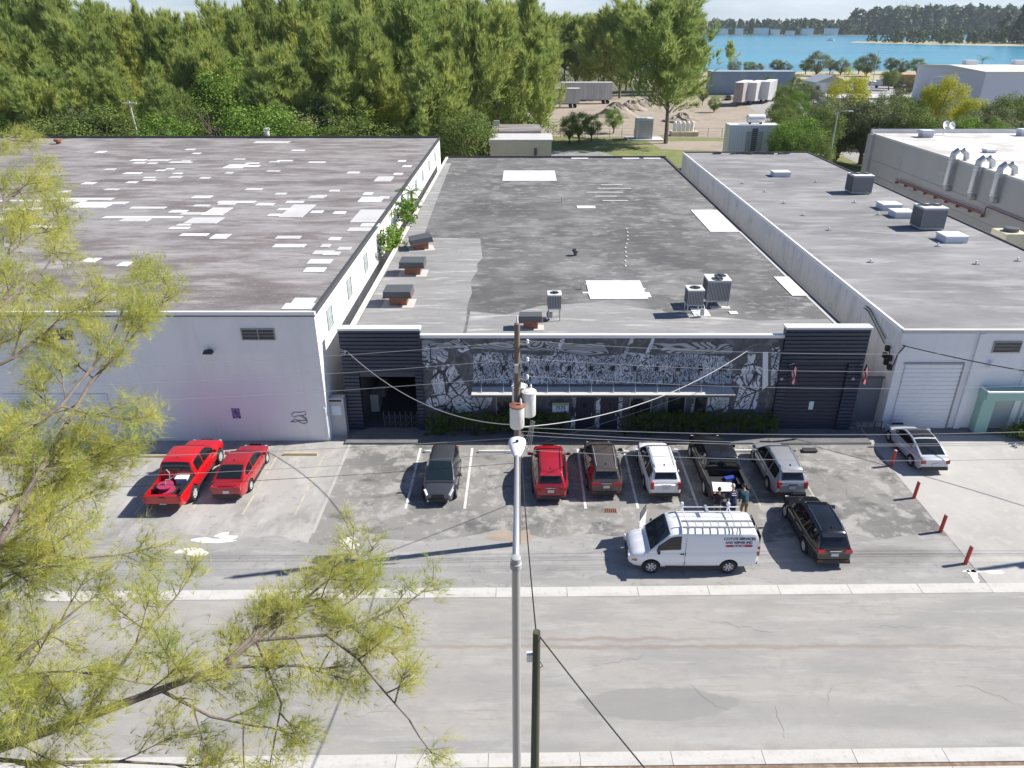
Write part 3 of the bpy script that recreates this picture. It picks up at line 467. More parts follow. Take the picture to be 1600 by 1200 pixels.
def palm(loc, h, label, nf=15, seed=1, fl=2.4, group=None):
    rg = random.Random(seed); t = thing('palm_tree', label, 'palm', loc, rg.uniform(0, 6), group)
    MB().tube([(0, 0, 0), (.1, 0, h*.5), (.15, .05, h)], [.18, .14, .12], 8).build('trunk', M['bark'], t)
    for i in range(nf):
        a = i*2.4; el = rg.uniform(.1, 1.2); b = MB(); pts = []
        for j in range(8):
            s = j/7; r = fl*s*math.cos(el*(1-.3*s)); z = h+fl*(math.sin(el)*s-.62*s*s); pts.append(Vector((.15+r*math.cos(a), .05+r*math.sin(a), z)))
        b.tube(pts, [.03]*4+[.015]*4, 4, False); sd = Vector((-math.sin(a), math.cos(a), 0))
        for j in range(1, 8):
            for k in (0, .5):
                p = pts[j-1].lerp(pts[j], k+.25); ln = fl*.28*(1-.5*abs(j/7-.45))
                for sg in (-1, 1):
                    e = p+sd*sg*ln+Vector((math.cos(a), math.sin(a), -.5))*ln*.4; w_ = Vector((math.cos(a), math.sin(a), 0))*.05; b.add([p-w_, p+w_, e], [(0, 1, 2)])
        b.build('frond', M['palml'], t, fix=False)
    return t
palm((W(1215, 165, 135).x, 135, 0), 4.4, 'bushy palm with arching fronds beside the generator container', 16, 3, 3.2)
palm((W(1190, 170, 145).x, 145, 0), 4.0, 'low palm half hidden behind the generator container', 14, 4, 3.0)
palm((W(1537, 90, 330).x, 330, 0), 8.5, 'distant palm standing above the pale warehouse roof', 14, 5, 5.0)
# dead tree
b = MB(); rr = random.Random(5)
def limb(p, d, L_, r, n):
    e = p+d*L_; b.tube([p, (p+e)/2+Vector((rr.uniform(-.1, .1), rr.uniform(-.1, .1), 0))*L_*.3, e], [r, r*.75, r*.5], 5, False)
    if n:
        for _ in range(3): limb(p+d*L_*rr.uniform(.5, 1), (d+Vector((rr.uniform(-.8, .8), rr.uniform(-.8, .8), rr.uniform(-.1, .6)))).normalized(), L_*rr.uniform(.55, .8), r*.55, n-1)
t = thing('dead_tree', 'bare brown leafless tree with fanned branches at the edge of the wood', 'tree', (W(335, 150, 113).x, 113, 0))
limb(Vector((0, 0, 0)), Vector((.05, 0, 1)), 4.9, .2, 4); b.build('trunk', M['dead'], t, fix=False)

# ================================================================ WAREHOUSES
def rect_part(name, m, parent, cx, cy, wx, wy, z, th=.02, rz=0.0): return MB().box((cx, cy, z+th/2), (wx, wy, th), rz).build(name, m, parent)
def window_front(parent, x0, x1, y, z0, z1, n=2, m='glass', depth=.06, slats=0):
    f = MB(); e = .06
    f.bx(x0-e, x1+e, y-depth, y+.02, z0-e, z0); f.bx(x0-e, x1+e, y-depth, y+.02, z1, z1+e); f.bx(x0-e, x0, y-depth, y+.02, z0, z1); f.bx(x1, x1+e, y-depth, y+.02, z0, z1)
    for k in range(1, n): xx = x0+(x1-x0)*k/n; f.bx(xx-.03, xx+.03, y-depth, y+.02, z0, z1)
    wf = f.build('window', M['frame'], parent)
    for k in range(n):
        a = x0+(x1-x0)*k/n+(.03 if k else 0); c = x0+(x1-x0)*(k+1)/n-(.03 if k < n-1 else 0); bx('pane', M[m], wf, a, c, y-.02, y+.01, z0, z1)
        for s in range(1, slats+1): zz = z0+(z1-z0)*s/(slats+1); bx('bar', M['frame'], wf, a, c, y-.04, y-.021, zz-.015, zz+.015)
    return wf
def window_side(parent, X, sgn, y0, y1, z0, z1, m='louv'):
    e = .05; f = MB(); xa, xb = (X-.01, X+.05) if sgn > 0 else (X-.05, X+.01)
    f.bx(xa, xb, y0-e, y1+e, z0-e, z0); f.bx(xa, xb, y0-e, y1+e, z1, z1+e); f.bx(xa, xb, y0-e, y0, z0, z1); f.bx(xa, xb, y1, y1+e, z0, z1); f.bx(xa, xb, y0, y1, (z0+z1)/2-.03, (z0+z1)/2+.03)
    wf = f.build('window', M['frame'], parent); xp = (X, X+.015) if sgn > 0 else (X-.015, X)
    bx('pane', M[m], wf, xp[0], xp[1], y0, y1, z0, (z0+z1)/2-.03); bx('pane', M[m], wf, xp[0], xp[1], y0, y1, (z0+z1)/2+.03, z1); return wf
def shutter(parent, name, m, x0, x1, y, z0, z1, pitch=.3, depth=.05):
    b = MB(); n = max(2, int((z1-z0)/pitch)); h = (z1-z0)/n; vs = []; fs = []
    for i in range(n):
        a = z0+i*h; prof = [(y-.01, a), (y-depth, a+h*.18), (y-depth, a+h*.82), (y-.01, a+h*.985)]
        for yy, zz in prof: vs += [(x0, yy, zz), (x1, yy, zz)]
    for i in range(n*4-1): fs.append((2*i, 2*i+1, 2*i+3, 2*i+2))
    b.add(vs, fs); return b.build(name, m, parent)

# ---- left white warehouse
LW = thing('warehouse', 'white stucco warehouse with streaked brown grey roof dotted with white patches', 'warehouse', (-43, 37.35, 0))
def L(o): o.parent = LW; o.location = o.location-Vector((-43, 37.35, 0)); return o
def under(root, o): o.parent = root; o.location = o.location-root.location; return o
X0, X1, Y0, Y1, ZT = -78, -11.25, 37.35, 104.6, 8.0
L(bx('wall', M['stucco'], None, X0, X1, Y0, Y1, 0, ZT-.12))
lroof = L(MB().bx(X0+.02, X1-.1, Y0+.12, Y1-.1, ZT-.12, ZT).build('roof', M['roofL']))
ed = MB(); ed.bx(X0, X1+.06, Y0-.07, Y0+.12, ZT-.15, ZT+.05); L(ed.build('front_coping', M['coping']))
ed = MB(); ed.bx(X0, X1+.06, Y0-.075, Y0-.03, ZT-.22, ZT-.152); L(ed.build('drip_edge', M['dark_edge']))
ed = MB(); ed.bx(X1-.1, X1+.07, Y0+.125, Y1+.1, ZT-.2, ZT+.10); L(ed.build('side_edge', M['dark_edge'])); ed = MB(); ed.bx(X0, X1-.105, Y1-.1, Y1+.12, ZT-.1, ZT+.26); L(ed.build('back_parapet', M['dark_edge']))
patches = """465,705,40,8 880,693,40,6 910,711,35,6 640,742,65,8 645,755,50,6 735,743,95,9 705,757,40,7 835,752,100,6 860,745,36,5 508,785,48,7 742,790,36,7 786,783,36,6 613,803,75,9 690,823,50,6 690,835,55,7 822,804,38,7 813,821,52,9 948,825,45,8 410,850,55,10 610,845,46,8 516,878,60,8
290,888,60,9 375,922,290,9 340,932,110,8 428,950,170,26 557,941,58,12 685,963,160,10 660,1007,360,10 625,1020,130,14 825,980,75,12 935,913,85,12 933,953,70,9 830,1057,90,10 850,1042,60,9 900,990,120,12 1005,980,95,34 945,1022,150,28 900,1088,125,12 1020,1096,75,22 1095,936,170,10 1050,945,80,9 1228,947,78,11 1175,877,75,9 1300,898,48,9 1365,936,80,9 1325,970,75,10 1270,996,55,10
1258,659,160,8 1380,697,60,6 1108,738,50,6 1090,771,90,18 1165,770,70,9 1168,757,60,6 1270,750,45,6 1318,745,70,6 1467,752,76,6 1265,793,58,7 1060,802,32,7 1485,908,50,8 1548,884,44,8 1467,982,55,12 1572,986,55,12 1335,1100,112,14 1340,1139,145,15 1550,1107,52,14 1508,1139,42,15 1535,1175,75,16 1595,1152,60,14 95,930,190,8 110,968,160,10 30,1016,70,10 200,1050,120,12""".split()
PM = MB().box((0, 0, 0), (1, 1, .03)).mesh('roof_patch')
def patch(root, roof, cx, cy, wx, wy, z, m):
    o = bpy.data.objects.new('roof_patch', PM.copy() if False else PM); C.objects.link(o)
    if not PM.materials: PM.materials.append(M['patchw'])
    o.material_slots[0].link = 'OBJECT'; o.material_slots[0].material = m
    o.parent = roof; o.location = Vector((cx, cy, z+.016+random.uniform(0, .004)))-root.location-roof.location; o.scale = (wx, wy, 1)
    return o
for s in patches:
    a, b_, c_, d_ = map(float, s.split(',')); x, y = a*.3375, b_*.3375
    p0 = G(x-c_*.3375/2, y, 8); p1 = G(x+c_*.3375/2, y, 8); ya = G(x, y+d_*.3375/2, 8).y; yb = G(x, y-d_*.3375/2, 8).y
    patch(LW, lroof, (p0.x+p1.x)/2, (ya+yb)/2, p1.x-p0.x, max(yb-ya, .45), 8.0, random.choice([M['patchw'], M['patchw'], M['patchg'], M['patchc2']]))
for (x, y, wx, hy, m) in [(465, 330, 36, 20, 'patchg'), (495, 308, 24, 5, 'patchg'), (575, 338, 40, 20, 'patchg'), (562, 359, 36, 6, 'patchg'), (578, 352, 28, 5, 'patchw'), (580, 312, 36, 8, 'patchw'), (575, 303, 14, 4, 'patchw'), (600, 309, 16, 4, 'patchg'), (600, 280, 26, 8, 'patchg'), (622, 272, 14, 3, 'patchw'), (636, 260, 14, 3, 'patchw'), (628, 252, 12, 3, 'patchw'), (552, 270, 18, 3, 'patchw'),
        (500, 409, 36, 7, 'patchw'), (492, 422, 32, 7, 'patchw'), (475, 470, 34, 8, 'patchw'), (466, 479, 46, 9, 'patchw'), (142, 407, 22, 7, 'patchw'), (195, 413, 17, 7, 'patchw'), (505, 395, 30, 6, 'patchg')]:
    p0 = G(x-wx/2, y, 8); p1 = G(x+wx/2, y, 8); ya, yb = G(x, y+hy/2, 8).y, G(x, y-hy/2, 8).y; patch(LW, lroof, (p0.x+p1.x)/2, (ya+yb)/2, p1.x-p0.x, yb-ya, 8.0, M[m])
for y in (40.3, 45.7, 51.3, 56.9, 66.8, 73., 79.2, 85.0, 91.3, 98.0): under(LW, window_side(None, X1, 1, y-.55, y+.55, 6.0, 7.15))
under(LW, window_front(None, -15.3, -13.58, Y0, 6.46, 7.02, 2, slats=2)); 
under(LW, window_front(None, -26.3, -24.6, Y0, 6.46, 7.02, 2, slats=2))
under(LW, shutter(None, 'roller_shutter', M['stuccoF'], -29.6, -23.6, Y0-.01, 0, 3.1, .18, .045))
d_ = L(bx('door', M['teal'], None, -23.15, -22.1, Y0-.05, Y0+.01, 0, 2.25)); 
h_ = MB().box((-22.25, Y0-.09, 1.0), (.05, .08, .14)).build('handle', M['galv']); h_.parent = d_
L(bx('downpipe', M['stuccoF'], None, X1-.16, X1-.04, Y0-.09, Y0-.01, .2, 2.2))
o = tag(bx('poster', M['purple'], None, -16.72, -16.25, Y0-.02, Y0-.006, 1.5, 2.15), 'small purple poster stuck on the white warehouse front', 'poster')
o = MB(); gx, gz = -12.9, 1.55
pts = [(-.5, -.28), (-.2, -.1), (0, -.3), (.25, -.42), (.45, -.3), (.42, -.05), (.2, .12), (-.1, .1), (-.3, .02), (-.42, .22), (-.2, .36), (.15, .34), (.4, .42), (.42, .2), (.1, .1), (.35, -.1), (.45, -.2), (-.05, -.2), (-.25, -.3), (-.5, -.28)]
o.tube([(gx+a, Y0-.012, gz+c_) for a, c_ in pts], .02, 5); tag(o.build('graffiti_tag', M['tag']), 'black scrawled graffiti tag sprayed low on the white warehouse front', 'graffiti')
lamp_ = thing('wall_lamp', 'dark floodlight fixed high on the white warehouse front', 'lamp', (-17.26, Y0, 5.75)); MB().box((0, -.06, 0), (.14, .12, .2)).build('bracket', M['black'], lamp_); MB().box((0, -.28, .05), (.5, .34, .16), 0, .8).build('lamp_head', M['black'], lamp_)
o = thing('roof_vent', 'white cylinder roof vent at the back edge of the patchy roof', 'vent', (*G(418, 214, 8)[:2], 8)); MB().lathe([(.35, 0), (.35, .9), (.45, .92), (.45, 1.15), (.1, 1.25)], n=14).build('stack', M['white_metal'], o)
o = thing('roof_vent', 'rusty low roof vent near the back edge of the patchy roof', 'vent', (*G(92, 225, 8)[:2], 8)); MB().lathe([(.3, 0), (.3, .3), (.5, .34), (.5, .6), (.1, .7)], n=12).build('stack', M['rust'], o)

# ---- middle warehouse with the mural
MW = thing('warehouse', 'dark grey roofed warehouse with a black and white mural front and navy portals', 'warehouse', (4, 38.6, 0))
def Q(o, par=MW): o.parent = MW; o.location = o.location-MW.location; return o
FY, MX0, MX1, BY, MZ = 38.62, -10.05, 18.9, 100.3, 6.1
wl = MB()
wl.bx(MX0, MX0+.25, FY+.26, BY, 0, MZ-.1); wl.bx(MX1-.25, MX1, FY+.26, BY, 0, MZ-.1); wl.bx(MX0+.25, MX1-.25, BY-.25, BY, 0, MZ-.1)
Q(wl.build('wall', M['tan']))
fw = MB(); fw.bx(-5.8, 14.9, FY, FY+.25, 0, MZ-.1); Q(fw.build('front_wall', M['wallm']))
mroof = Q(MB().bx(MX0, MX1, FY+.1, BY, MZ-.09, MZ).build('roof', M['roofM']))
def sub(roof, root, o): o.parent = roof; o.location = o.location-root.location-roof.location; return o
seam = [(-3.4, 38.9), (-3.35, 41), (-3.45, 44), (-3.3, 46), (-3.55, 48.5), (-3.2, 51), (-3.35, 52.5), (-3.0, 54), (-3.25, 57), (-3.45, 59.6)]
sub(mroof, MW, MB().poly([(-9.7, 38.9, MZ+.004)]+[(x, y, MZ+.004) for x, y in seam]+[(-9.7, 59.8, MZ+.004)], (0, 0, .02)).build('roof_strip', M['roofM2']))
sub(mroof, MW, MB().poly([(-9.7, 59.9, MZ+.004), (-8.2, 59.9, MZ+.004), (-8.6, 75, MZ+.004), (-9.0, 96, MZ+.004), (-9.7, 96, MZ+.004)], (0, 0, .015)).build('roof_strip', M['roofM2']))
sub(mroof, MW, MB().poly([(-3.2, 38.9, MZ+.003), (18.3, 38.9, MZ+.003), (18.3, 41.3, MZ+.003), (14, 41.0, MZ+.003), (9, 42.4, MZ+.003), (5, 44.3, MZ+.003), (1.2, 43.6, MZ+.003), (-1, 42.0, MZ+.003), (-3.2, 42.6, MZ+.003)], (0, 0, .01)).build('roof_strip', M['roofM2']))
e = MB(); e.bx(MX0, MX0+.3, FY+.3, BY, MZ+.002, MZ+.13); Q(e.build('side_kerb', M['concrete'])); e = MB(); e.bx(MX1-.22, MX1+.03, FY+.3, BY, MZ+.002, MZ+.12); Q(e.build('side_edge', M['dark_edge'])); e = MB(); e.bx(MX1-.5, MX1-.24, FY+.3, 62, MZ+.002, MZ+.02); Q(e.build('flashing', M['concrete']))
e = MB(); e.bx(MX0, MX1, BY-.15, BY+.05, MZ+.002, MZ+.22); Q(e.build('back_parapet', M['dark_edge'])); e = MB(); e.bx(-5.78, 14.86, FY-.07, FY+.2, MZ-.1, MZ+.09); Q(e.build('front_coping', M['coping']))
for (x, y) in [(905, 246), (985, 247), (1018, 247)]: p = G(x, y, MZ); sub(mroof, MW, MB().box((p.x, 99.6, MZ+.03), (2.2, .8, .03)).build('roof_patch', M['patchw']))
for (x0, y0, x1, y1, m) in [(785, 267, 870, 283, 'patchw'), (922, 439, 1013, 468, 'patchw'), (902, 322, 931, 326, 'patchw')]:
    a = G(x0, y1, MZ); b_ = G(x1, y1, MZ); yb = G(x0, y0, MZ).y; patch(MW, mroof, (a.x+b_.x)/2, (a.y+yb)/2, b_.x-a.x, yb-a.y, MZ+.012, M[m])
patch(MW, mroof, 17.2, 65.8, 2.5, 8.2, MZ+.012, M['patchc']); patch(MW, mroof, 18.05, 47.4, 1.05, 4.0, MZ+.012, M['patchc'])
for (x, y, wx, wy) in [(4.55, 45.6, .45, .5), (8.15, 45.6, .4, 1.0), (7.9, 46.8, .6, .25), (4.2, 46.0, .5, .3), (12.3, 43.2, 1.2, .4), (12.9, 42.3, .5, .5), (10.9, 42.4, 1.0, 1.4)]: patch(MW, mroof, x, y, wx, wy, MZ+.012, M['patchw'])
q2 = random.Random(4)
for i in range(10): y = 52+i*1.2; patch(MW, mroof, 7.6+.16*i+q2.uniform(-.1, .1), y, .12, .4, MZ+.012, M['patchg'])
for i in range(5): patch(MW, mroof, 9.2+q2.uniform(-1, 1), 74+i*2.0, q2.uniform(2, 4), .35, MZ+.012, M['patchg'])
# mural shapes, painted figures on the wall, each a few millimetres proud
def mural(pts, m, k):
    return Q(MB().poly([(x, FY-.004-.003*k, z) for x, z in pts], (0, .003, 0)).build('mural_figure', M[m]))
def z1(a, b_): p = W(520+a*.1875, 490+b_*.1875, FY); return p.x, p.z
def z3(a, b_): p = W(1080+a*.2, 490+b_*.2, FY); return p.x, p.z
mural([z1(*p) for p in [(740, 215), (860, 235), (960, 240), (1010, 215), (1180, 260), (1350, 235), (1600, 225), (1900, 230), (2050, 260), (2250, 240), (2300, 330), (2100, 350), (1900, 310), (1600, 305), (1400, 300), (1200, 290), (1000, 290), (900, 290), (800, 300), (745, 420)]], 'muralw', 0)
mural([z1(*p) for p in [(1030, 212), (1060, 212), (1150, 280), (1140, 300), (1070, 330), (1035, 300), (1100, 280)]], 'mural', 1)
mural([z1(*p) for p in [(745, 300), (800, 250), (850, 260), (960, 320), (960, 370), (925, 415), (1010, 430), (1060, 520), (1110, 600), (1150, 680), (1260, 720), (1290, 780), (1150, 815), (1000, 830), (850, 800), (770, 740), (800, 690), (850, 660), (820, 560), (840, 470), (870, 420), (820, 400), (790, 460), (745, 400)]], 'mural', 2)
mural([z1(*p) for p in [(1170, 340), (1300, 320), (1500, 335), (1800, 350), (1950, 330), (2150, 360), (2350, 345), (2480, 320), (2700, 350), (2900, 330), (3100, 345), (3280, 360), (3330, 420), (3325, 560), (3320, 585), (2600, 585), (1900, 585), (1165, 580)]], 'muralb', 0)
mural([z3(*p) for p in [(440, 310), (500, 310), (510, 400), (560, 420), (540, 500), (525, 640), (505, 745), (330, 745), (380, 560), (310, 510), (310, 470), (380, 470), (410, 400), (440, 380)]], 'mural', 2)
mural([z3(*p) for p in [(560, 300), (600, 300), (600, 560), (555, 600)]], 'stuccoF', 1); mural([z3(*p) for p in [(630, 270), (690, 260), (700, 300), (665, 560), (620, 560)]], 'mural', 1)
for (a, b_) in [(1900, 230), (2480, 225), (2660, 225)]: mural([z1(a, b_-20), z1(a+35, b_-20), z1(a-80, b_+220), z1(a-110, b_+220)], 'mural', 3)
mural([z1(*p) for p in [(2600, 250), (3200, 235), (3330, 260), (3330, 330), (3100, 335), (2800, 330)]], 'muralw', 1)
mural([z1(*p) for p in [(1180, 690), (1290, 690), (1330, 700), (1310, 770), (1200, 740)]], 'mural', 0)
for (a, b_) in [(1040, 1062), (1082, 1140)]: p = [W(a, 620, FY), W(b_, 620, FY)]; mural([(p[0].x, 1.2), (p[1].x, 1.2), (p[1].x, 2.4), (p[0].x, 2.4)], 'mural', 0)
# portals: lapped navy siding
def siding(parent, x0, x1, y, z0, z1, pitch=.235, gap=None):
    b = MB(); n = round((z1-z0)/pitch); h = (z1-z0)/n
    for i in range(n):
        a = z0+i*h; segs = [(x0, x1)]
        if gap and a+h*.5 < gap[2]: segs = [(x0, gap[0]), (gap[1], x1)]
        for (u, v_) in segs: b.add([(u, y+.055, a), (v_, y+.055, a), (v_, y+.012, a+h*.3), (u, y+.012, a+h*.3), (u, y, a+h*.96), (v_, y, a+h*.96), (v_, y+.055, a+h), (u, y+.055, a+h)], [(0, 1, 2, 3), (3, 2, 5, 4), (4, 5, 6, 7)])
    return b.build('siding', M['navy'], parent)
PY = 38.4
def portal(xa, xb, ga, gb, gz, zt):
    s = siding(None, xa, xb, PY, 0, zt-.06, gap=(ga, gb, gz)); Q(s)
    bk = MB(); bk.bx(xa+.01, ga, PY+.06, FY+.3, 0, zt-.08); bk.bx(gb, xb-.01, PY+.06, FY+.3, 0, zt-.08); bk.bx(ga, gb, PY+.06, FY+.3, gz, zt-.08); Q(bk.build('portal_frame', M['navydoor'])); 
    cp = MB(); cp.bx(xa-.05, xb+.05, PY-.05, FY+.32, zt-.07, zt+.05); Q(cp.build('portal_coping', M['coping']))
LGA, LGB, LGZ = W(551, 600, PY).x, W(650, 600, PY).x, W(600, 582, PY).z
portal(-10.35, -5.78, -9.45, -6.2, LGZ, 6.6)
RGA, RGB = 15.35, 18.75
portal(14.85, 19.6, RGA, RGB, 4.55, 6.68)
Q(shutter(None, 'roller_door', M['navydoor'], RGA, RGB, PY+.2, 0, 4.55, .24, .04))
Q(bx('door_housing', M['navy'], None, -9.45, -6.2, PY+.1, PY+.2, LGZ-.32, LGZ))
inn = MB(); inn.bx(-9.9, -9.5, FY+.3, 52, 0, 4.6); inn.bx(-6.15, -5.8, FY+.3, 52, 0, 4.6); inn.bx(-9.9, -5.8, 52, 52.2, 0, 4.6); inn.bx(-9.9, -5.8, FY+.3, 52, 4.6, 4.8); inn.bx(-9.5, -6.15, FY+.3, 52, 0, .02); Q(inn.build('interior', M['inside']))
for (x, z, y) in [(-9.25, 1.2, 41.5), (-9.2, .8, 43.5)]: Q(MB().box((x, y, z/2), (.5, 1.2, z)).build('shelving', M['concrete']))
# folding lattice gate inside the opening
gate = thing('folding_gate', 'folding lattice gate half drawn across the open garage doorway', 'gate', (-7.3, 38.75, 0)); b = MB()
for k in range(7):
    x = -1.0+k*.33; MB().box((x, 0, .6), (.03, .03, 1.2)).build('bar', M['dkgrey'], gate)
    if k < 6:
        for z in (.2, .6): b.tube([(x, .02, z), (x+.33, .02, z+.4)], .012, 4); b.tube([(x, .02, z+.4), (x+.33, .02, z)], .012, 4)
b.build('lattice', M['dkgrey'], gate)
# canopy on rods
cn = thing('canopy', 'long slim pale canopy hung on rods across the mural wall', 'canopy', (4.7, FY, 2.9))
def K(o): o.parent = cn; o.location = o.location-cn.location; return o
CZ = 2.78; K(bx('slab', M['concrete'], None, W(737, 606, 38).x, W(1146, 610, 38).x, 37.5, FY-.03, CZ+.05, CZ+.15)); K(bx('fascia', M['dkgrey'], None, W(737, 606, 38).x, W(1146, 610, 38).x, 37.45, 37.497, CZ+.02, CZ+.14))
for k in range(12):
    x = -2.35+k*1.265; K(MB().tube([(x, 37.75, CZ+.15), (x, FY-.05, CZ+1.25)], .022, 6).build('rod', M['galv'])); K(MB().box((x, FY-.05, CZ+1.3), (.2, .08, .3)).build('bracket', M['black']))
# doors, windows and signs below
for (a, b_, z0, z1_) in [(-1.5, .2, .9, 2.4), (6.4, 7.6, .9, 2.5), (8.6, 9.6, .9, 2.5), (10.2, 10.9, .9, 2.4)]: Q(window_front(None, a, b_, FY, z0, z1_, 1))
for (px, sg) in [(900, 0), (938, 0)]:
    x = W(px, 640, FY).x; d = Q(bx('door', M['navydoor'], None, x, x+1.05, FY-.05, FY+.01, .12, 2.45)); o = MB().box((x+.5, FY-.055, 1.7), (.22, .02, .3)).build('pane', M['glass']); sub(d, MW, o)
    hd = MB().box((x+.93, FY-.09, 1.1), (.04, .08, .2)).build('handle', M['galv']); sub(d, MW, hd)
for x in (3.05, 4.5, 5.8): Q(MB().box((x, FY-.02, 1.3), (.26, .03, 2.4)).build('pilaster', M['mural']))
sx = W(876, 632, 38.2).x; sg = thing('number_sign', 'white and green sign with the number 7575 hanging under the canopy', 'sign', (sx, 38.2, 1.75)); MB().box((0, 0, 0), (.95, .03, .62)).build('board', M['sign'], sg); MB().box((0, -.018, .22), (.9, .008, .16)).build('header', M['signg'], sg)
tx = obj('lettering', text_mesh('7575', .3, .008), M['ink'], sg); tx.rotation_euler = (math.pi/2, 0, 0); tx.location = (0, -.02, -.02)
tx = Q(obj('lettering', text_mesh('7555', .3, .008), M['ink'])); tx.rotation_euler = (math.pi/2, 0, 0); tx.location += Vector((W(1020, 632, FY).x, FY-.03, W(1020, 632, FY).z))
nt_ = tag(bx('notice', M['sign'], None, 16.95, 17.22, PY+.12, PY+.145, 1.45, 1.98), 'white paper notice taped to the navy roller door', 'notice')
# hedges
def hedge(x0, x1, label):
    t = thing('hedge', label, 'hedge', ((x0+x1)/2, 38.0, 0)); n = int((x1-x0)*42); rg = np.random.default_rng(int(x0*10+100))
    cen = np.stack([rg.uniform(x0, x1, n)-(x0+x1)/2, rg.uniform(-.34, .34, n), .1+rg.uniform(.02, 1, n)**.75*1.4], 1); v, f = leaves(cen, 34, .17, .055, rg, .9); obj('foliage', arr_mesh('foliage', v, f), M['hedgel'], t)
    b = MB()
    for k in range(int((x1-x0)/.5)): b.tube([(x0+.3+k*.5-(x0+x1)/2, 0, .0), (x0+.3+k*.5-(x0+x1)/2+.05, .05, 1.4)], .02, 4)
    b.build('stems', M['bark'], t)
hedge(-5.75, 2.75, 'clipped dark hedge beside the open garage portal'); hedge(6.0, 15.0, 'clipped dark hedge beside the closed navy roller door')
# flags
for xx, lb in ((W(1234, 580, 38.2).x, 'drooping striped flag at the door side facing the mural'), (W(1345, 580, 38.2).x, 'drooping striped flag beside the alley with the grey door')):
    t = thing('flag', lb, 'flag', (xx, PY, 4.4), 0, 'flags on the navy portal'); MB().tube([(0, 0, 0), (.05, -.55, .35)], .015, 6).build('pole', M['white_metal'], t)
    b = MB()
    for i in range(9):
        for j in range(7):
            def fp(i_, j_): u = i_/9; v_ = j_/7; return (.04+.22*v_+.05*math.sin(u*9+v_*7)+.12*u*v_, -.5+.1*math.sin(v_*9)+.12*v_*u, .3-u*1.15-.25*v_)
            b.mat(2 if i < 3 and j < 3 else (j % 2)).add([fp(i, j), fp(i+1, j), fp(i+1, j+1), fp(i, j+1)], [(0, 1, 2, 3)])
    b.build('cloth', [M['flagr'], M['flagw'], M['flagb']], t)
for x in (14.98, 19.1): t = thing('wall_lamp', 'small round wall lamp beside the navy roller door', 'lamp', (x, PY, 3.5), 0, 'lamps beside the roller door'); MB().lathe([(.05, 0), (.09, .03), (.09, .12), (.02, .16)], (0, -.1, 0), 10).build('lamp_head', M['galv'], t); MB().box((0, -.04, .05), (.06, .1, .06)).build('bracket', M['dkgrey'], t)
# alley: grey door panel and low gate between middle and grey-roofed block
al = thing('alley_gate', 'grey steel door panel closing the alley beside the navy portal', 'gate', (20.6, 39.6, 0)); MB().box((0, 0, 1.5), (1.9, .08, 3.0)).build('panel', M['doorg'], al); MB().box((0, 0, 3.05), (2.0, .12, .1)).build('top_rail', M['dkgrey'], al)
fn = thing('low_fence', 'low dark metal railing in front of the alley door', 'fence', (20.6, 38.3, 0))
for z in (.35, .75): MB().box((0, 0, z), (1.7, .03, .04)).build('rail', M['dkgrey'], fn)
for k in range(5): MB().box((-.8+k*.4, 0, .4), (.04, .04, .8)).build('post', M['dkgrey'], fn)
mt = thing('electric_cabinet', 'tall grey steel electric cabinet with a white notice against the white warehouse corner', 'cabinet', (-10.85, 38.15, 0)); MB().box((0, 0, 1.25), (.95, .5, 2.5)).build('body', M['grey_metal'], mt); MB().box((0, -.258, 1.7), (.55, .012, .6)).build('notice', M['sign'], mt)
MB().box((0, -.255, 2.35), (.7, .01, .12)).build('vent', M['black'], mt); MB().box((.32, -.27, 1.2), (.05, .04, .16)).build('handle', M['galv'], mt)
# ---- right warehouse
RX0, RX1, RZ, RB = 21.65, 38.6, 6.35, 102.8
RW = thing('warehouse', 'pale blue white warehouse with plain grey roof and teal entrance', 'warehouse', (30, 38.8, 0)); RY = 38.85
def S(o): o.parent = RW; o.location = o.location-RW.location; return o
S(bx('wall', M['stuccoR'], None, RX0, RX1, RY+.02, RB, 0, RZ-.1)); S(bx('front_wall', M['stuccoF'], None, RX0+.003, RX1+30, RY-.05, RY+.018, 0, RZ-.1))
S(bx('wall', M['stuccoF'], None, RX1+.002, RX1+30, RY+.02, 52, 0, RZ-.1)); S(bx('roof', M['roofR'], None, RX1+.1, RX1+30, RY+.05, 52, RZ-.098, RZ))
rroof = S(bx('roof', M['roofR'], None, RX0+.05, RX1-.05, RY+.05, RB-.05, RZ-.098, RZ))
for nm, mm, a in [('roof_edge', 'coping', (RX0-.03, RX0+.12, RY+.2, RB, RZ-.2, RZ+.05)), ('front_edge', 'concrete', (RX0-.03, RX1+30, RY-.09, RY+.19, RZ-.16, RZ+.05)), ('roof_edge', 'dark_edge', (RX1-.14, RX1+.04, 52.2, RB, RZ-.2, RZ+.10)), ('back_edge', 'dark_edge', (RX0+.13, RX1-.15, RB-.1, RB+.1, RZ-.1, RZ+.14))]:
    S(bx(nm, M[mm], None, *a))
S(shutter(None, 'roller_shutter', M['stuccoF'], 22.2, 25.5, RY-.06, 0, 4.3, .26, .05)); S(bx('shutter_head', M['frame'], None, 22.1, 25.6, RY-.12, RY-.055, 4.3, 4.38)); S(bx('shutter_rail', M['frame'], None, 25.5, 25.62, RY-.12, RY-.055, 0, 4.29))
for x in (26.0, 29.2): S(bx('pilaster', M['stuccoF'], None, x, x+.35, RY-.16, RY-.052, 0, RZ-.2))
S(window_front(None, 27.0, 28.5, RY-.055, 5.05, 5.65, 1, slats=2)); S(window_front(None, 30.2, 31.7, RY-.055, 5.05, 5.65, 1, slats=2))
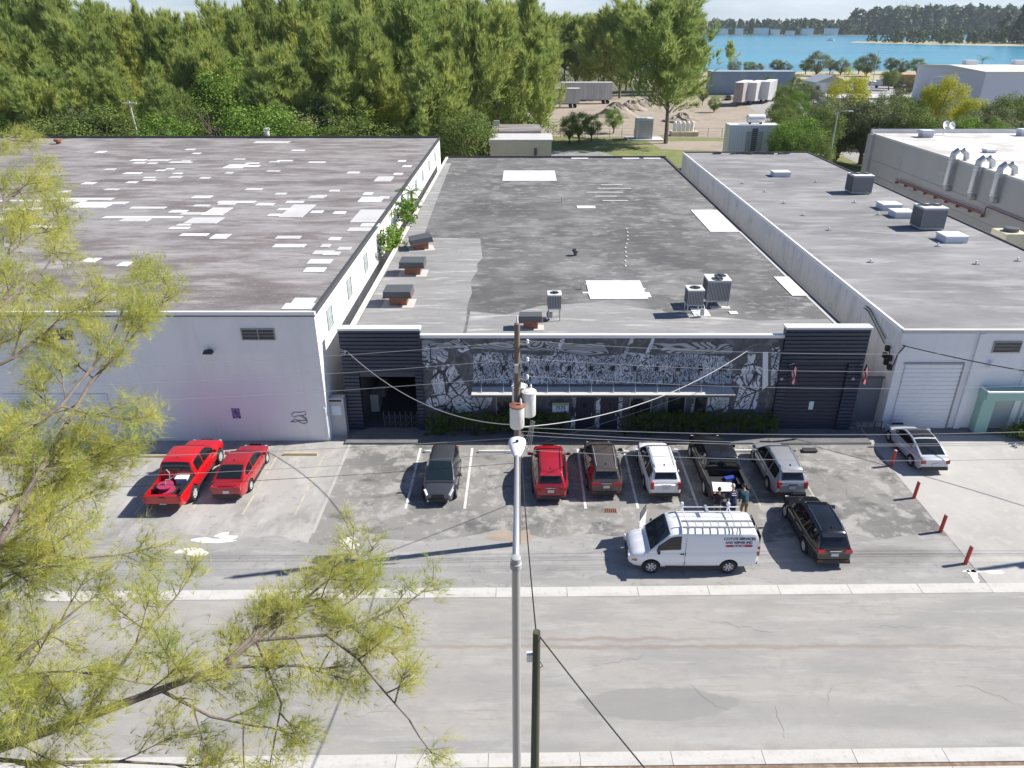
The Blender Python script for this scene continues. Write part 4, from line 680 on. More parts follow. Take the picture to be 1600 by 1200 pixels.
en = MB(); en.bx(26.9, 34, 37.9, RY-.06, 2.35, 2.85); S(en.build('entrance_canopy', M['teal'])); S(bx('canopy_edge', M['coping'], None, 26.88, 34.02, 37.86, 37.99, 2.852, 2.92)); S(bx('canopy_edge', M['coping'], None, 26.88, 27.0, 37.992, RY-.07, 2.852, 2.92))
S(bx('entrance_pier', M['teal'], None, 26.95, 27.7, 38.2, RY-.06, 0, 2.345)); S(bx('entrance_door', M['teal'], None, 30.0, 31.2, RY-.09, RY-.055, 0, 2.2)); S(bx('entrance_glass', M['louv'], None, 28.0, 29.8, RY-.08, RY-.056, .1, 2.2))
t = thing('wall_lamp', 'white twin floodlight on the pale blue white warehouse front', 'lamp', (27.0, RY-.06, 4.35)); MB().box((0, -.03, 0), (.14, .06, .14)).build('bracket', M['white_metal'], t); 
for s in (-1, 1): MB().lathe([(.05, -.2), (.11, -.12), (.1, 0), (.03, .05)], (s*.04, -.18, s*.13), 10).build('lamp_head', M['white_metal'], t)
for i, (x0, x1, yy, zz) in enumerate([(RX0-.04, RX0-.04, 39.4, 4.6)]):
    t = thing('meter_gear', 'dark electric service gear with looped cables on the alley wall', 'meter', (RX0, 39.4, 4.2)); b = MB()
    for (dy, dz) in [(0, .2), (.5, .6), (.3, -.2), (-.2, -.3), (.6, .1)]: b.box((-.12, dy, dz), (.2, .25, .3))
    b.build('boxes', M['black'], t); c_ = MB(); c_.tube([(-.1, .6, .7), (-.2, .2, .9), (-.25, -.1, .5), (-.2, 0, -.1), (-.15, .4, -.4)], .03, 6); c_.tube([(-.15, -.3, -.3), (-.1, -.55, 0), (-.05, -.62, .7), (.2, -.75, 1.3)], .035, 6); c_.build('cables', M['cableb'], t)
    c_ = MB(); c_.tube([(-.1, 1, 1.0), (-.1, 3.5, 1.9), (-.1, 4.2, 1.9)], .03, 6); c_.tube([(-.1, 1, .7), (-.1, 3.7, 1.7), (-.1, 4.4, 1.7)], .03, 6); c_.build('conduit', M['cableb'], t)
t = thing('shrub', 'dark rounded bush by the teal entrance of the pale warehouse', 'shrub', (29.6, 37.6, 0)); rg = np.random.default_rng(3); cen = rg.normal(0, .45, (120, 3))*np.array([1.1, .6, .4])+np.array([0, 0, .5]); v, f = leaves(cen, 40, .22, .06, rg); obj('foliage', arr_mesh('foliage', v, f), M['leafd'], t); MB().tube([(0, 0, 0), (0, 0, .6)], .04, 6).build('stem', M['bark'], t)

# ================================================================ ROOF EQUIPMENT
def ac_unit(loc, d, label, legs=.45, fans=((0, 0),), rz=0.0, m='grey_metal', ribs=True, group=None):
    t = thing('air_conditioner', label, 'air conditioner', loc, rz, group); w_, l_, h_ = d
    MB().box((0, 0, legs+h_/2), d).build('casing', M[m], t)
    b = MB(); n = int(w_/.09)
    for i in range(n): b.box((-w_/2+.06+i*(w_-.12)/max(n-1, 1), -l_/2-.008, legs+h_*.5), (.045, .014, h_*.84))
    for i in range(int(l_/.09)): b.box((-w_/2-.008, -l_/2+.06+i*.09, legs+h_*.5), (.014, .045, h_*.84))
    b.build('grille', M['dkgrey'], t)
    MB().bx(-w_/2-.02, w_/2+.02, -l_/2-.02, l_/2+.02, legs+h_+.002, legs+h_+.05).build('lid', M['white_metal'], t)
    for fx, fy in fans:
        r = min(w_, l_)*.34 if len(fans) == 1 else min(w_, l_)*.28
        fo = MB().lathe([(r, 0), (r, .03), (r*.93, .03), (r*.93, .012)], (fx, fy, legs+h_+.052), 18).build('fan_ring', M['dkgrey'], t); fb = MB(); fb.lathe([(r*.2, 0), (r*.2, .03)], (fx, fy, legs+h_+.07), 10)
        for k in range(4): fb.box((fx+r*.5*math.cos(k*1.57), fy+r*.5*math.sin(k*1.57), legs+h_+.08), (r*.9, r*.35, .008), k*1.57)
        fb.build('fan', M['black'], t)
    if legs > .1:
        for sx_ in (-1, 1):
            for sy_ in (-1, 1): MB().box((sx_*(w_/2-.06), sy_*(l_/2-.06), legs/2), (.05, .05, legs)).build('leg', M['galv'], t)
    return t
a = ac_unit((1.9, 41.3, MZ), (.78, .78, .85), 'small air conditioner on tall legs beside the rusty roof hatch', .75)
MB().tube([(-.3, -.2, .75), (-.45, -.3, .4), (-.3, -.4, .1), (-.7, -.6, .05)], .03, 6).build('pipe', M['black'], a); MB().box((-.25, -.1, .3), (.3, .2, .3)).build('disconnect_box', M['grey_metal'], a)
a = ac_unit((10.35, 42.1, MZ), (.95, .95, .95), 'single fan air conditioner on legs with ribbed sides', .7); MB().box((.45, -.55, .35), (.22, .15, .4)).build('disconnect_box', M['galv'], a); MB().tube([(.4, -.2, .9), (.7, .1, .5), (.6, -.4, .3)], .035, 6).build('pipe', M['galv'], a)
ac_unit((12.1, 43.8, MZ), (1.4, 1.3, 1.35), 'larger twin fan air conditioner beside the single fan one on the dark roof', .4, ((-.1, -.33), (.22, .3)))
def skylight_hood(px, py, wx, wy, h, label, rz=0.0, tilt=0.0):
    g = G(px, py, MZ); t = thing('roof_ventilator', label, 'roof ventilator', (g.x, g.y, MZ), rz)
    MB().box((0, 0, h*.3), (wx*.62, wy*.6, h*.6)).build('curb', M['rust'], t); o = MB().box((0, 0, 0), (wx, wy, h*.45), 0, .97).build('hood', [M['dkgrey']], t); o.location = (0, 0, h*.6+h*.23); o.rotation_euler = (0, tilt, 0)
    o2 = MB().box((0, 0, .01), (wx*1.04, wy*1.04, .04)).build('rim', M['rust'], o); o2.location = (0, 0, -h*.2)
    MB().box((0, -.05, .02), (wx*1.15, wy*1.1, .03)).build('flashing', M['concrete'], t); return t
skylight_hood(624, 474, 1.75, 1.5, .95, 'square rusty roof ventilator nearest the navy garage portal'); skylight_hood(646, 427, 1.75, 1.5, .95, 'square rusty roof ventilator in the middle of its row of three'); skylight_hood(658, 388, 1.75, 1.5, .9, 'square rusty roof ventilator tilted beside the green plant', .25, -.12)
skylight_hood(829, 512, 1.35, .8, .8, 'low rusty brown roof hatch behind the white coping of the mural wall')
t = thing('roof_vent', 'small dark mushroom vent in the middle of the dark roof', 'vent', (*G(899, 399, MZ)[:2], MZ)); MB().lathe([(.14, 0), (.14, .25), (.24, .3), (.26, .4), (.18, .52), (.04, .58)], n=14).build('cowl', M['dkgrey'], t)
t = thing('roof_vent', 'bent pipe vent beside the white roof patch', 'vent', (*G(908, 452, MZ)[:2], MZ)); MB().tube([(0, 0, 0), (0, 0, .35), (.2, 0, .45), (.35, 0, .3)], .04, 6).build('pipe', M['grey_metal'], t)
t = thing('roof_vent', 'thin pipe vent far back on the dark roof', 'vent', (*G(878, 316, MZ)[:2], MZ)); MB().tube([(0, 0, 0), (0, 0, .5)], .07, 6).build('pipe', M['grey_metal'], t)
# plants growing in the gap
for (px, py, h, m, lb) in [(628, 385, 7.6, 'leafb', 'bright green sapling growing out of the gap by the tilted ventilator'), (640, 350, 8.1, 'leafb', 'leafy green plant taller than its neighbour in the gap between roofs')]:
    g = G(px, py, MZ); t = thing('sapling', lb, 'plant', (-10.5, g.y, 0)); rg = np.random.default_rng(int(px)); cen = rg.normal(0, 1, (70, 3))*np.array([.42, .9, .5])+np.array([.3, 0, h-.9]); v, f = leaves(cen, 26, .3, .12, rg); obj('crown', arr_mesh('crown', v, f), M[m], t); MB().tube([(0, 0, 0), (.1, 0, h*.6), (.2, 0, h-.6)], .06, 6).build('trunk', M['bark'], t)
palm((-10.2, G(650, 335, MZ).y+1.2, 3.9), 4.0, 'small bright palm leaning out of the gap between the roofs', 10, 9, 1.7)
# right roof
def skylight(px, py, wx, wy, label, group):
    g = G(px, py, RZ); t = thing('skylight', label, 'skylight', (g.x, g.y, RZ), 0, group); MB().box((0, 0, .22), (wx*.92, wy*.92, .44)).build('curb', M['bigw'], t); MB().box((0, 0, .5), (wx, wy, .1), 0, .97).build('lid', M['white_metal'], t)
SLB, SGB = 'low white boxed skylight on the plain grey roof', 'skylights on the grey roof'
for (x, y, a_, b_) in [(1219, 275, 2.0, 1.6), (1388, 326, 1.9, 1.7), (1408, 338, 1.9, 1.7), (1486, 376, 1.9, 1.7)]: skylight(x, y, a_, b_, SLB, SGB)
g = G(1340, 301, RZ); ac_unit((g.x, g.y, RZ), (2.0, 1.9, 1.75), 'large dark rooftop air conditioner standing alone on the grey roof', .08, ((-.45, .3), (.45, .3)), 0, 'grey_metal'); g = G(1447, 356, RZ); ac_unit((g.x, g.y, RZ), (2.0, 1.9, 1.75), 'large dark rooftop air conditioner between the boxed skylights', .08, ((-.45, .3), (.45, .3)), 0, 'grey_metal')
for i, (px, py) in enumerate([(1160, 287), (1195, 300), (1275, 285), (1255, 337), (1225, 318), (1295, 360), (1335, 317), (1372, 336), (1360, 410), (1525, 413), (1465, 385), (1590, 408)]):
    g = G(px, py, RZ); t = thing('vent_pipe', 'short white vent pipe stub on the plain grey roof', 'vent', (g.x, g.y, RZ), 0, 'vent pipes on the grey roof'); MB().tube([(0, 0, 0), (0, 0, .28)], .07, 6).build('pipe', M['white_metal'], t); MB().box((0, 0, .01), (.35, .35, .02)).build('flashing', M['dkgrey'], t)
# debris along back edge of the right roof
for i, px in enumerate([1120, 1150, 1165, 1178, 1190, 1202, 1225]):
    t = tag(MB().box((0, 0, .12), (q2.uniform(.8, 1.8), .25, .22), q2.uniform(-.4, .4)).tube([(-.6, .1, .25), (.7, -.1, .3)], .05, 5).build('scrap_timber', M['dkgrey']), 'scrap of dark timber lying at the back edge of the grey roof', 'debris', 'scraps on the grey roof edge'); g = G(px, 241, RZ); t.location = (g.x, 101.6, RZ+.01)

# ---- tan building at the far right
TX, TY0, TY1, TZ = 47.9, 58, 106, 8.5
TW = thing('building', 'grey tan industrial building with white coated roof and wall ducts', 'building', (62, 80, 0))
def T(o): o.parent = TW; o.location = o.location-TW.location; return o
T(bx('wall', M['tan'], None, TX, 100, TY0, TY1, 0, TZ-.1)); tro = T(bx('roof', M['roofT'], None, TX+.1, 100, TY0+.1, TY1-.1, TZ-.095, TZ-.02)); 
T(bx('parapet', M['concrete'], None, TX-.05, TX+.2, TY0, TY1-.3, TZ-.15, TZ+.05)); T(bx('parapet', M['galv'], None, TX-.05, 100, TY1-.28, TY1+.05, TZ-.15, TZ+.5)); T(bx('corner_pier', M['tan'], None, TX-.35, TX-.002, TY1-1.6, TY1, 0, TZ-.06))
T(bx('string_course', M['frame'], None, TX-.04, TX-.002, TY0, TY1-1.7, 5.2, 5.28)); T(bx('string_course', M['frame'], None, TX-.04, TX-.002, TY0, TY1-1.7, 3.4, 3.48))
def wallpt(px, py):
    r = _ray(px, py); t_ = TX/r[0]; return r[1]*t_, CAM_H+r[2]*t_
for (px, py) in [(1404, 253), (1472, 278)]: y_, z_ = wallpt(px, py); l_ = MB(); [l_.bx(TX-.05, TX-.003, y_-.8, y_+.8, z_-.7+k*.2, z_-.55+k*.2) for k in range(7)]; T(l_.build('louvre', M['grey_metal']))
for i, (px, py) in enumerate([(1486, 290), (1525, 303), (1560, 308)]):
    y_, z_ = wallpt(px, py); t = thing('exhaust_duct', 'galvanised exhaust duct bending over the parapet of the tan building', 'duct', (TX, y_, z_), 0, 'wall ducts'); top = TZ-z_
    MB().tube([(-.15, 0, -.35), (-.5, 0, -.3), (-.6, 0, .1), (-.6, 0, top+.2), (-.55, 0, top+.7), (-.2, 0, top+1.0), (.4, 0, top+1.0), (.8, 0, top+.75), (.95, 0, top+.1)], .32, 14).build('pipe', M['galv'], t)
    for z__ in (.15, top-.2, top+.15): MB().lathe([(.36, 0), (.36, .08)], (-.6, 0, z__), 14).build('collar', M['white_metal'], t)
rk = thing('pipe_rack', 'red oxide pipes on brackets along the tan building wall', 'pipes', (TX-.3, 80, 4.6))
y_a, z_a = wallpt(1405, 283); y_b, z_b = wallpt(1540, 335)
for dz, dx in ((0, 0), (.25, -.15)): MB().tube([(dx, y_a-80, z_a-4.6+dz), (dx, y_b-80, z_b-4.6+dz)], .06, 6).build('pipe', M['redpipe'], rk)
MB().tube([(-.1, y_b-80-.4, z_b-4.6+.9), (-.1, TY0-80, z_b-4.6+.8)], .07, 6).build('pipe', M['redpipe'], rk); MB().tube([(-.1, y_b-80-.4, z_b-4.6+.9), (-.1, y_b-80-.4, z_b-4.6)], .06, 6).build('pipe', M['redpipe'], rk)
for k in range(9): yy = y_a+(y_b-y_a)*k/8; MB().box((0.02, yy-80, z_a+(z_b-z_a)*k/8-4.6-.15), (.4, .08, .3)).build('bracket', M['redpipe'], rk)
for (px, py, a_, b_, h_, lb) in [(1446, 214, 1.8, 1.6, .9, 'boxed rooftop unit beside the satellite dish'), (1545, 238, 1.3, 1.3, .4, 'low white roof vent box on the white coated roof'), (1598, 212, 1.5, 1.5, .9, 'boxed unit at the far edge of the white coated roof')]:
    g = G(px, py, TZ); t = thing('roof_unit', lb, 'roof unit', (g.x, g.y, TZ-.02)); MB().box((0, 0, h_*.3), (a_*.8, b_*.8, h_*.6)).build('curb', M['grey_metal'], t); MB().box((0, 0, h_*.8), (a_, b_, h_*.4), 0, .9).build('cap', M['bigw'], t)
g = G(1455, 205, TZ); t = thing('satellite_dish', 'white satellite dish pair on the back parapet of the tan building', 'satellite dish', (g.x, 104.5, TZ-.02)); MB().tube([(0, 0, 0), (0, 0, .8)], .05, 8).build('mast', M['galv'], t)
for dx, rr_ in ((0, .62), (.75, .5)): o = MB().lathe([(.02, 0), (rr_*.5, .04), (rr_*.85, .12), (rr_, .18), (rr_*.98, .2), (rr_*.8, .14), (rr_*.4, .06)], n=18).build('dish', M['white_metal'], t); o.location = (dx, -.15, 1.15); o.rotation_euler = (R(68), 0, R(15))
for (px, py, lb) in [(1576, 372, 'cream plant enclosure in the yard of the tan building'), (1596, 382, 'second cream plant box in the yard of the tan building')]:
    g = W(px, py, 62); t = thing('plant_box', lb, 'plant box', (g.x, 62, 0)); MB().box((0, 0, (g.z+.6)/2), (2.0, 2.2, g.z+.6), 0, .97).build('casing', M['cream'], t); MB().lathe([(.6, 0), (.6, .3), (.5, .32)], (0, 0, g.z+.6), 14).build('fan_ring', M['dkgrey'], t)

# ================================================================ BEHIND THE BLOCKS
sh = thing('shed', 'beige low shed with flat brown roof behind the mural warehouse', 'shed', (-.2, 113, 0))
zt = W(765, 220, 110).z; zt2 = W(765, 206, 116).z; MB().bx(-4.4, 4.4, -3.2, 3.2, 0, zt).build('wall', M['cream'], sh); MB().bx(-4.6, 4.6, -3.4, 3.4, zt+.002, zt+.2).build('roof', M['patchg'], sh); MB().bx(-4.4, 2.9, 3.45, 12, 0, zt).build('wall', M['cream'], sh); MB().bx(-4.5, 3.0, 3.45, 12.1, zt+.002, zt+.5).build('roof', M['roofL'], sh); MB().box((-3.9, 10.5, zt+.9), (.9, .9, .7)).build('vent', M['galv'], sh); MB().bx(1.9, 2.3, -3.35, -3.21, zt-2, zt-1.0).build('meter', M['dkgrey'], sh)
ct = thing('generator_container', 'white ribbed generator container with steel stairs on a concrete pad', 'container', (W(1172, 232, 128).x, 128, 0)); ch = W(1172, 196, 126).z
cw = 8.4; MB().bx(-cw/2, cw/2, -1.5, 1.5, .3, ch).build('body', M['white_metal'], ct); b = MB(); [b.box((-cw/2+.3+i*.4, -1.515, ch/2+.15), (.12, .04, ch-.6)) for i in range(21)]; b.build('ribs', M['bigw'], ct); MB().bx(-cw/2-1.6, cw/2+1.2, -3, 2.4, 0, .28).build('pad', M['concrete'], ct)
b = MB(); [b.box((0, -1.56, .5+i*.33), (.9, .09, .26)) for i in range(int((ch-.7)/.33))]; b.build('louvre', M['dkgrey'], ct); [MB().bx(x-.4, x+.4, -1.6, -1.53, .5, ch-1).build('door', M['grey_metal'], ct) for x in (-.95, .95)]; [MB().bx(x-.5, x+.5, -2.6, -1.62, .29, .6).build('step', M['galv'], ct) for x in (-.95, .95)]
tk = thing('tank', 'white horizontal tank lying on the generator container roof', 'tank', (ct.location.x+.3, 128, ch)); MB().lathe([(.2, -1.5), (.6, -1.4), (.65, -1.3), (.65, 1.3), (.6, 1.4), (.2, 1.5)], (0, 0, .85), 16, 'x').build('shell', M['white_metal'], tk); [MB().box((x, 0, .16), (.2, .9, .3)).build('saddle', M['dkgrey'], tk) for x in (-.9, .9)]
cb = thing('metal_cabinet', 'grey louvred metal cabinet standing on a pad on the lawn', 'cabinet', (25.6, 163, 0)); MB().bx(-1.7, 1.7, -1.6, 1.6, .2, 4.2).build('body', M['bigw'], cb); b = MB(); [b.box((.2, -1.62, .5+i*.32), (2.9, .05, .2)) for i in range(11)]; b.build('louvre', M['grey_metal'], cb); MB().bx(-3.6, 4.0, -3, 2.4, 0, .19).build('pad', M['concrete'], cb)
for i in range(5):
    t = thing('gas_bottle', 'white gas bottle in the fenced cluster beside the lone casuarina', 'gas bottle', (33.2+i*.95, 168.5, .9), 0, 'gas bottles'); MB().lathe([(.1, 0), (.4, .05), (.4, 1.7), (.3, 2.0), (.1, 2.1)], n=12).build('shell', M['white_metal'], t)
tag(MB().bx(32.4, 38.2, 167, 170, 0, .9).build('plinth', M['cream']), 'cream plinth under the gas bottles', 'plinth')
def fence(x0, x1, y, h, label):
    t = thing('chain_fence', label, 'fence', ((x0+x1)/2, y, 0)); n = int((x1-x0)/2.6)
    for i in range(n+1): MB().tube([(x0-(x0+x1)/2+i*(x1-x0)/n, 0, 0), (x0-(x0+x1)/2+i*(x1-x0)/n, 0, h)], .05, 5).build('post', M['dkgrey'], t)
    b = MB(); [b.box((0, 0, z), (x1-x0, .03, .03)) for z in (.15, h*.35, h*.65, h)]; b.build('rails', M['galv'], t)
fence(3, 24, 165.5, 1.8, 'thin wire fence between the lawn and the dirt yard'); fence(28, 46, 166, 1.8, 'thin wire fence behind the gas bottles'); fence(36, 47, 107, 2.0, 'wire fence in the alley between the grey roof and the tan building')
def trailer(x, y, L_, h, m, label, rz=0.0, group=None):
    t = thing('semi_trailer', label, 'trailer', (x, y, 0), rz, group); b = MB(); b.bx(-L_/2, L_/2, -1.3, 1.3, 1.2, h); b.build('box', M[m], t); MB().bx(-L_/2-.03, L_/2+.03, -1.33, 1.33, h+.002, h+.08).build('roof_rail', M['white_metal'], t)
    b = MB(); [b.box((-L_/2+.4+i*.8, -1.32, (1.2+h)/2), (.08, .03, h-1.4)) for i in range(int(L_/.8))]; b.build('ribs', M['grey_metal'], t)
    for xx in (L_/2-1.2, L_/2-2.5):
        for s in (-1, 1): MB().lathe([(.5, -.15), (.5, .15)], (xx, s*1.05, .5), 12, 'y').build('wheel', M['tyre'], t)
    for s in (-1, 1): MB().box((-L_/2+2.5, s*.8, .6), (.15, .15, 1.2)).build('landing_leg', M['dkgrey'], t)
trailer(19.5, 240, 15.5, 6.0, 'trailer', 'long pale semi trailer parked at the back of the dirt yard'); trailer(12.5, 228, 8, 5.2, 'trailer', 'shorter white trailer box parked before the long one')
trailer(66, 236, 12, 6.5, 'trailer2', 'rust streaked trailer with its end towards the lot', R(62)); trailer(71, 240, 12, 6.2, 'trailer', 'pale trailer parked between its two neighbours in the yard', R(62)); trailer(76, 244, 12, 6.2, 'trailer', 'pale trailer at the end of the row away from the rusty one', R(62))
o = tag(MB().bx(-14, 14, -4, 4, 0, 7).bx(-14.3, 14.3, -4.3, 4.3, 7.002, 7.3).build('long_shed', M['bluegrey']), 'long blue grey clad shed behind the parked trailers', 'shed'); o.location = (79, 276, 0)
def pile(px, py, r, h, seed, label):
    g = G(px, py); rg = random.Random(seed); b = MB(); n, k = 18, 6; vs = [(0, 0, h)]; fs = []
    for j in range(1, k+1):
        for i in range(n): a = 2*math.pi*i/n; rad = r*j/k*(1+rg.uniform(-.12, .12)); vs.append((rad*math.cos(a), rad*math.sin(a)*.8, max(h*(1-j/k)**.9*(1+rg.uniform(-.2, .2)), -.05 if j == k else .0)))
    for i in range(n): fs.append((0, 1+i, 1+(i+1) % n))
    for j in range(k-1):
        for i in range(n): fs.append((1+j*n+i, 1+(j+1)*n+i, 1+(j+1)*n+(i+1) % n, 1+j*n+(i+1) % n))
    o = tag(b.add(vs, fs).build('earth_pile', M['dirt']), label, 'earth pile'); o.location = (g.x, g.y, -.02)
pile(962, 182, 6, 3.6, 1, 'grey heap of earth in the dirt yard'); pile(985, 172, 5, 2.6, 2, 'lower heap of earth behind the grey heap'); pile(1010, 165, 6, 2.0, 3, 'flat brown mound at the back of the dirt yard'); pile(1065, 190, 5, 2.2, 4, 'rubble mound by the gas bottles')
hs = thing('gabled_shed', 'small white gabled shed with grey roof beside the yellow tree', 'shed', (100, 262, 0)); MB().bx(-5, 5, -6, 6, 0, 5).build('wall', M['white_metal'], hs); MB().poly([(-5.4, -6.3, 4.9), (5.4, -6.3, 4.9), (0, -6.3, 7)], (0, 12.6, 0)).build('roof', M['grey_metal'], hs); MB().bx(-1.2, 1.2, -6.08, -6.005, 0, 2.6).build('door', M['dkgrey'], hs); MB().bx(2.2, 3.6, -6.08, -6.005, 1.6, 2.8).build('window', M['glass'], hs)
o = thing('flat_shed', 'low shed with bright white flat roof behind the green belt', 'shed', (93, 200, 0)); MB().bx(-9, 9, -4, 4, 0, 3.9).build('wall', M['bigw'], o); MB().bx(-9.4, 9.4, -4.4, 4.4, 3.902, 4.1).build('roof', M['coping'], o); o = thing('flat_shed', 'low shed with plain grey flat roof beyond the white one', 'shed', (96, 218, 0)); MB().bx(-12, 12, -6, 6, 0, 3.8).build('wall', M['bigw'], o); MB().bx(-12.4, 12.4, -6.4, 6.4, 3.802, 4.0).build('roof', M['patchg'], o)
bw = thing('warehouse', 'large pale warehouse with low pitched roof beyond the trees', 'warehouse', (150, 195, 0)); wx0 = -45.3; zz = W(1545, 112, 180).z
MB().bx(wx0, 60, -15, 17, 0, zz-.3).build('wall', M['bigw'], bw); MB().poly([(wx0-.4, -15.4, zz-.298), (wx0-.4, 17.4, zz-.298), (wx0-.4, 17.4, zz), (wx0-.4, 1, zz+.7), (wx0-.4, -15.4, zz)], (106, 0, 0)).build('roof', M['bigroof'], bw); MB().bx(wx0, 60, -15.12, -15.005, 0, 3.2).build('plinth', M['yellowb'], bw)
MB().bx(wx0-.1, wx0-.004, -15, 17, 0, 2.2).build('plinth', M['yellowb'], bw); MB().bx(wx0-.12, wx0-.005, -9, -5, 0, 3.6).build('loading_door', M['dkgrey'], bw); MB().bx(wx0-.14, wx0-.006, 4, 8, 2.6, 5.2).build('louvre', M['frame'], bw)
for x in (-36, -26, -16): MB().bx(x, x+3, -15.1, -15.006, 5.5, 7).build('window', M['glass'], bw)
for x in (-40, -28, -16, -4): MB().box((x, 2, zz+1.2), (3.0, 2.0, 1.0)).build('roof_vent', M['white_metal'], bw)
def truck(x, y, col, box, label, rz):
    t = thing('truck', label, 'truck', (x, y, 0), rz); MB().bx(-4.5, 1.5, -1.25, 1.25, 1.1, 4.2).build('cargo_box', M[box], t); MB().bx(1.8, 3.8, -1.15, 1.15, .7, 3.0).bx(3.8, 4.6, -1.1, 1.1, .7, 1.8).build('cab', M[col], t); MB().bx(3.802, 3.84, -1, 1, 1.9, 2.8).build('windscreen', M['glassb'], t); MB().bx(-4.4, 4.5, -.5, .5, .6, .95).build('chassis', M['black'], t)
    for xx in (-3, 3.4):
        for s in (-1, 1): MB().lathe([(.5, -.15), (.5, .15)], (xx, s*1.1, .5), 12, 'y').build('wheel', M['tyre'], t)
truck(148, 310, 'orange', 'orange', 'orange box truck parked beside the large pale warehouse', R(170)); truck(138, 300, 'white_metal', 'dkgrey', 'white cab tipper truck beside the orange truck', R(150))
for i, (x, y) in enumerate([(G(1325, 52).x, 1400), (G(1200, 56).x*.9, 1150), (G(1255, 55).x*.92, 1250)]):
    t = thing('boat', 'tiny white motor boat out on the lake', 'boat', (x, y, 0), 0, 'boats on the lake'); MB().poly([(-5, -1.6, 0), (3, -1.6, 0), (6, 0, 0), (3, 1.6, 0), (-5, 1.6, 0)], (0, 0, 1.6)).build('hull', M['white_metal'], t); MB().box((-1, 0, 2.6), (4, 2.4, 1.9), 0, .8).build('cabin', M['white_metal'], t)
def lamp_post(x, y, h, label, group=None):
    t = thing('lamp_post', label, 'lamp post', (x, y, 0), 0, group); MB().tube([(0, 0, 0), (0, 0, h)], [.14, .08], 8).build('pole', M['concrete'], t); MB().tube([(0, 0, h-.1), (.6, 0, h+.2), (1.5, 0, h+.25)], .05, 6).build('arm', M['galv'], t); MB().box((1.8, 0, h+.22), (.8, .3, .12), 0, .8).build('lamp_head', M['white_metal'], t)
p = G(1292, 245, 2); lamp_post(W(1297, 245, 112).x, 112, 10.5, 'pale concrete lamp post rising out of the green belt'); lamp_post(W(1455, 125, 180).x, 180, 11, 'lamp post in front of the large pale warehouse'); lamp_post(W(1365, 120, 260).x, 260, 14, 'lamp post among the shore trees behind the yard')
t = thing('utility_pole', 'leaning wooden pole with crossarm half sunk in the wood edge', 'utility pole', (W(214, 190, 110).x, 110, 0)); MB().tube([(0, 0, 0), (-.5, 0, W(208, 158, 110).z)], [.16, .1], 8).build('pole', M['concrete'], t); MB().box((-.5, 0, W(208, 161, 110).z), (2, .12, .14)).build('crossarm', M['white_metal'], t)

# ================================================================ VEHICLES
def lerp(pts, x):
    if x <= pts[0][0]: return pts[0][1]
    for (a, b_), (c_, d_) in zip(pts, pts[1:]):
        if x <= c_: return b_+(d_-b_)*(x-a)/(c_-a) if c_ > a else d_
    return pts[-1][1]
def smooth_prof(pts, rad=.12):
    def f(x): return sum(lerp(pts, x+rad*k/4)*w_ for k, w_ in zip(range(-4, 5), (1, 2, 3, 4, 5, 4, 3, 2, 1)))/25
    return f
def paint(name, col, flake=None, rough=.28, metal=0.0): return mat(name, col, rough, coat=1.0, metal=metal, spec=.5)
def grid_faces(nu, nv): return [(i*nv+j, (i+1)*nv+j, (i+1)*nv+j+1, i*nv+j+1) for i in range(nu-1) for j in range(nv-1)]
def loft(rings, cap=True):
    b = MB(); n = len(rings[0]); vs = [p for r in rings for p in r]; fs = [(i*n+j, (i+1)*n+j, (i+1)*n+(j+1) % n, i*n+(j+1) % n) for i in range(len(rings)-1) for j in range(n)]
    if cap: fs += [tuple(range(n)), tuple((len(rings)-1)*n+j for j in range(n-1, -1, -1))]
    return b.add(vs, fs)
def wheel_mesh(r, wd):
    t = MB(); t.lathe([(r*.64, -wd/2), (r*.93, -wd/2), (r, -wd*.36), (r, wd*.36), (r*.93, wd/2), (r*.64, wd/2), (r*.64, -wd/2)], n=26, axis='y', caps=False)
    m_ = MB(); m_.lathe([(r*.66, -wd*.44), (r*.66, wd*.40), (r*.60, wd*.44), (r*.57, wd*.30), (r*.2, wd*.26)], n=26, axis='y')
    for k in range(7):
        a = k*2*math.pi/7; c0, s0 = math.cos(a), math.sin(a); b0 = []
        for rr_, hw in ((.10, .075), (.58, .085)):
            for sg in (-1, 1): b0.append((r*(rr_*c0-sg*hw*s0), wd*.28, r*(rr_*s0+sg*hw*c0)))
        b0 += [(x, wd*.43, z) for x, _, z in b0]; m_.add(b0, [(4, 5, 7, 6), (0, 1, 5, 4), (1, 3, 7, 5), (3, 2, 6, 7), (2, 0, 4, 6)])
    d_ = MB(); d_.lathe([(r*.56, wd*.31), (r*.15, wd*.29)], n=20, axis='y')  # black disc painted in as the shade behind the spokes
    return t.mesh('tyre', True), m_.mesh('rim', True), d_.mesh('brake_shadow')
def boolean_cut(o, cutters):
    for c_ in cutters: md = o.modifiers.new('cut', 'BOOLEAN'); md.object = c_; md.operation = 'DIFFERENCE'; md.solver = 'EXACT'
    dg = bpy.context.evaluated_depsgraph_get(); me = bpy.data.meshes.new_from_object(o.evaluated_get(dg)); o.modifiers.clear(); old = o.data; o.data = me
    for c_ in cutters: bpy.data.objects.remove(c_)
    me.polygons.foreach_set('use_smooth', [True]*len(me.polygons)); me.set_sharp_from_angle(angle=R(35)); return o
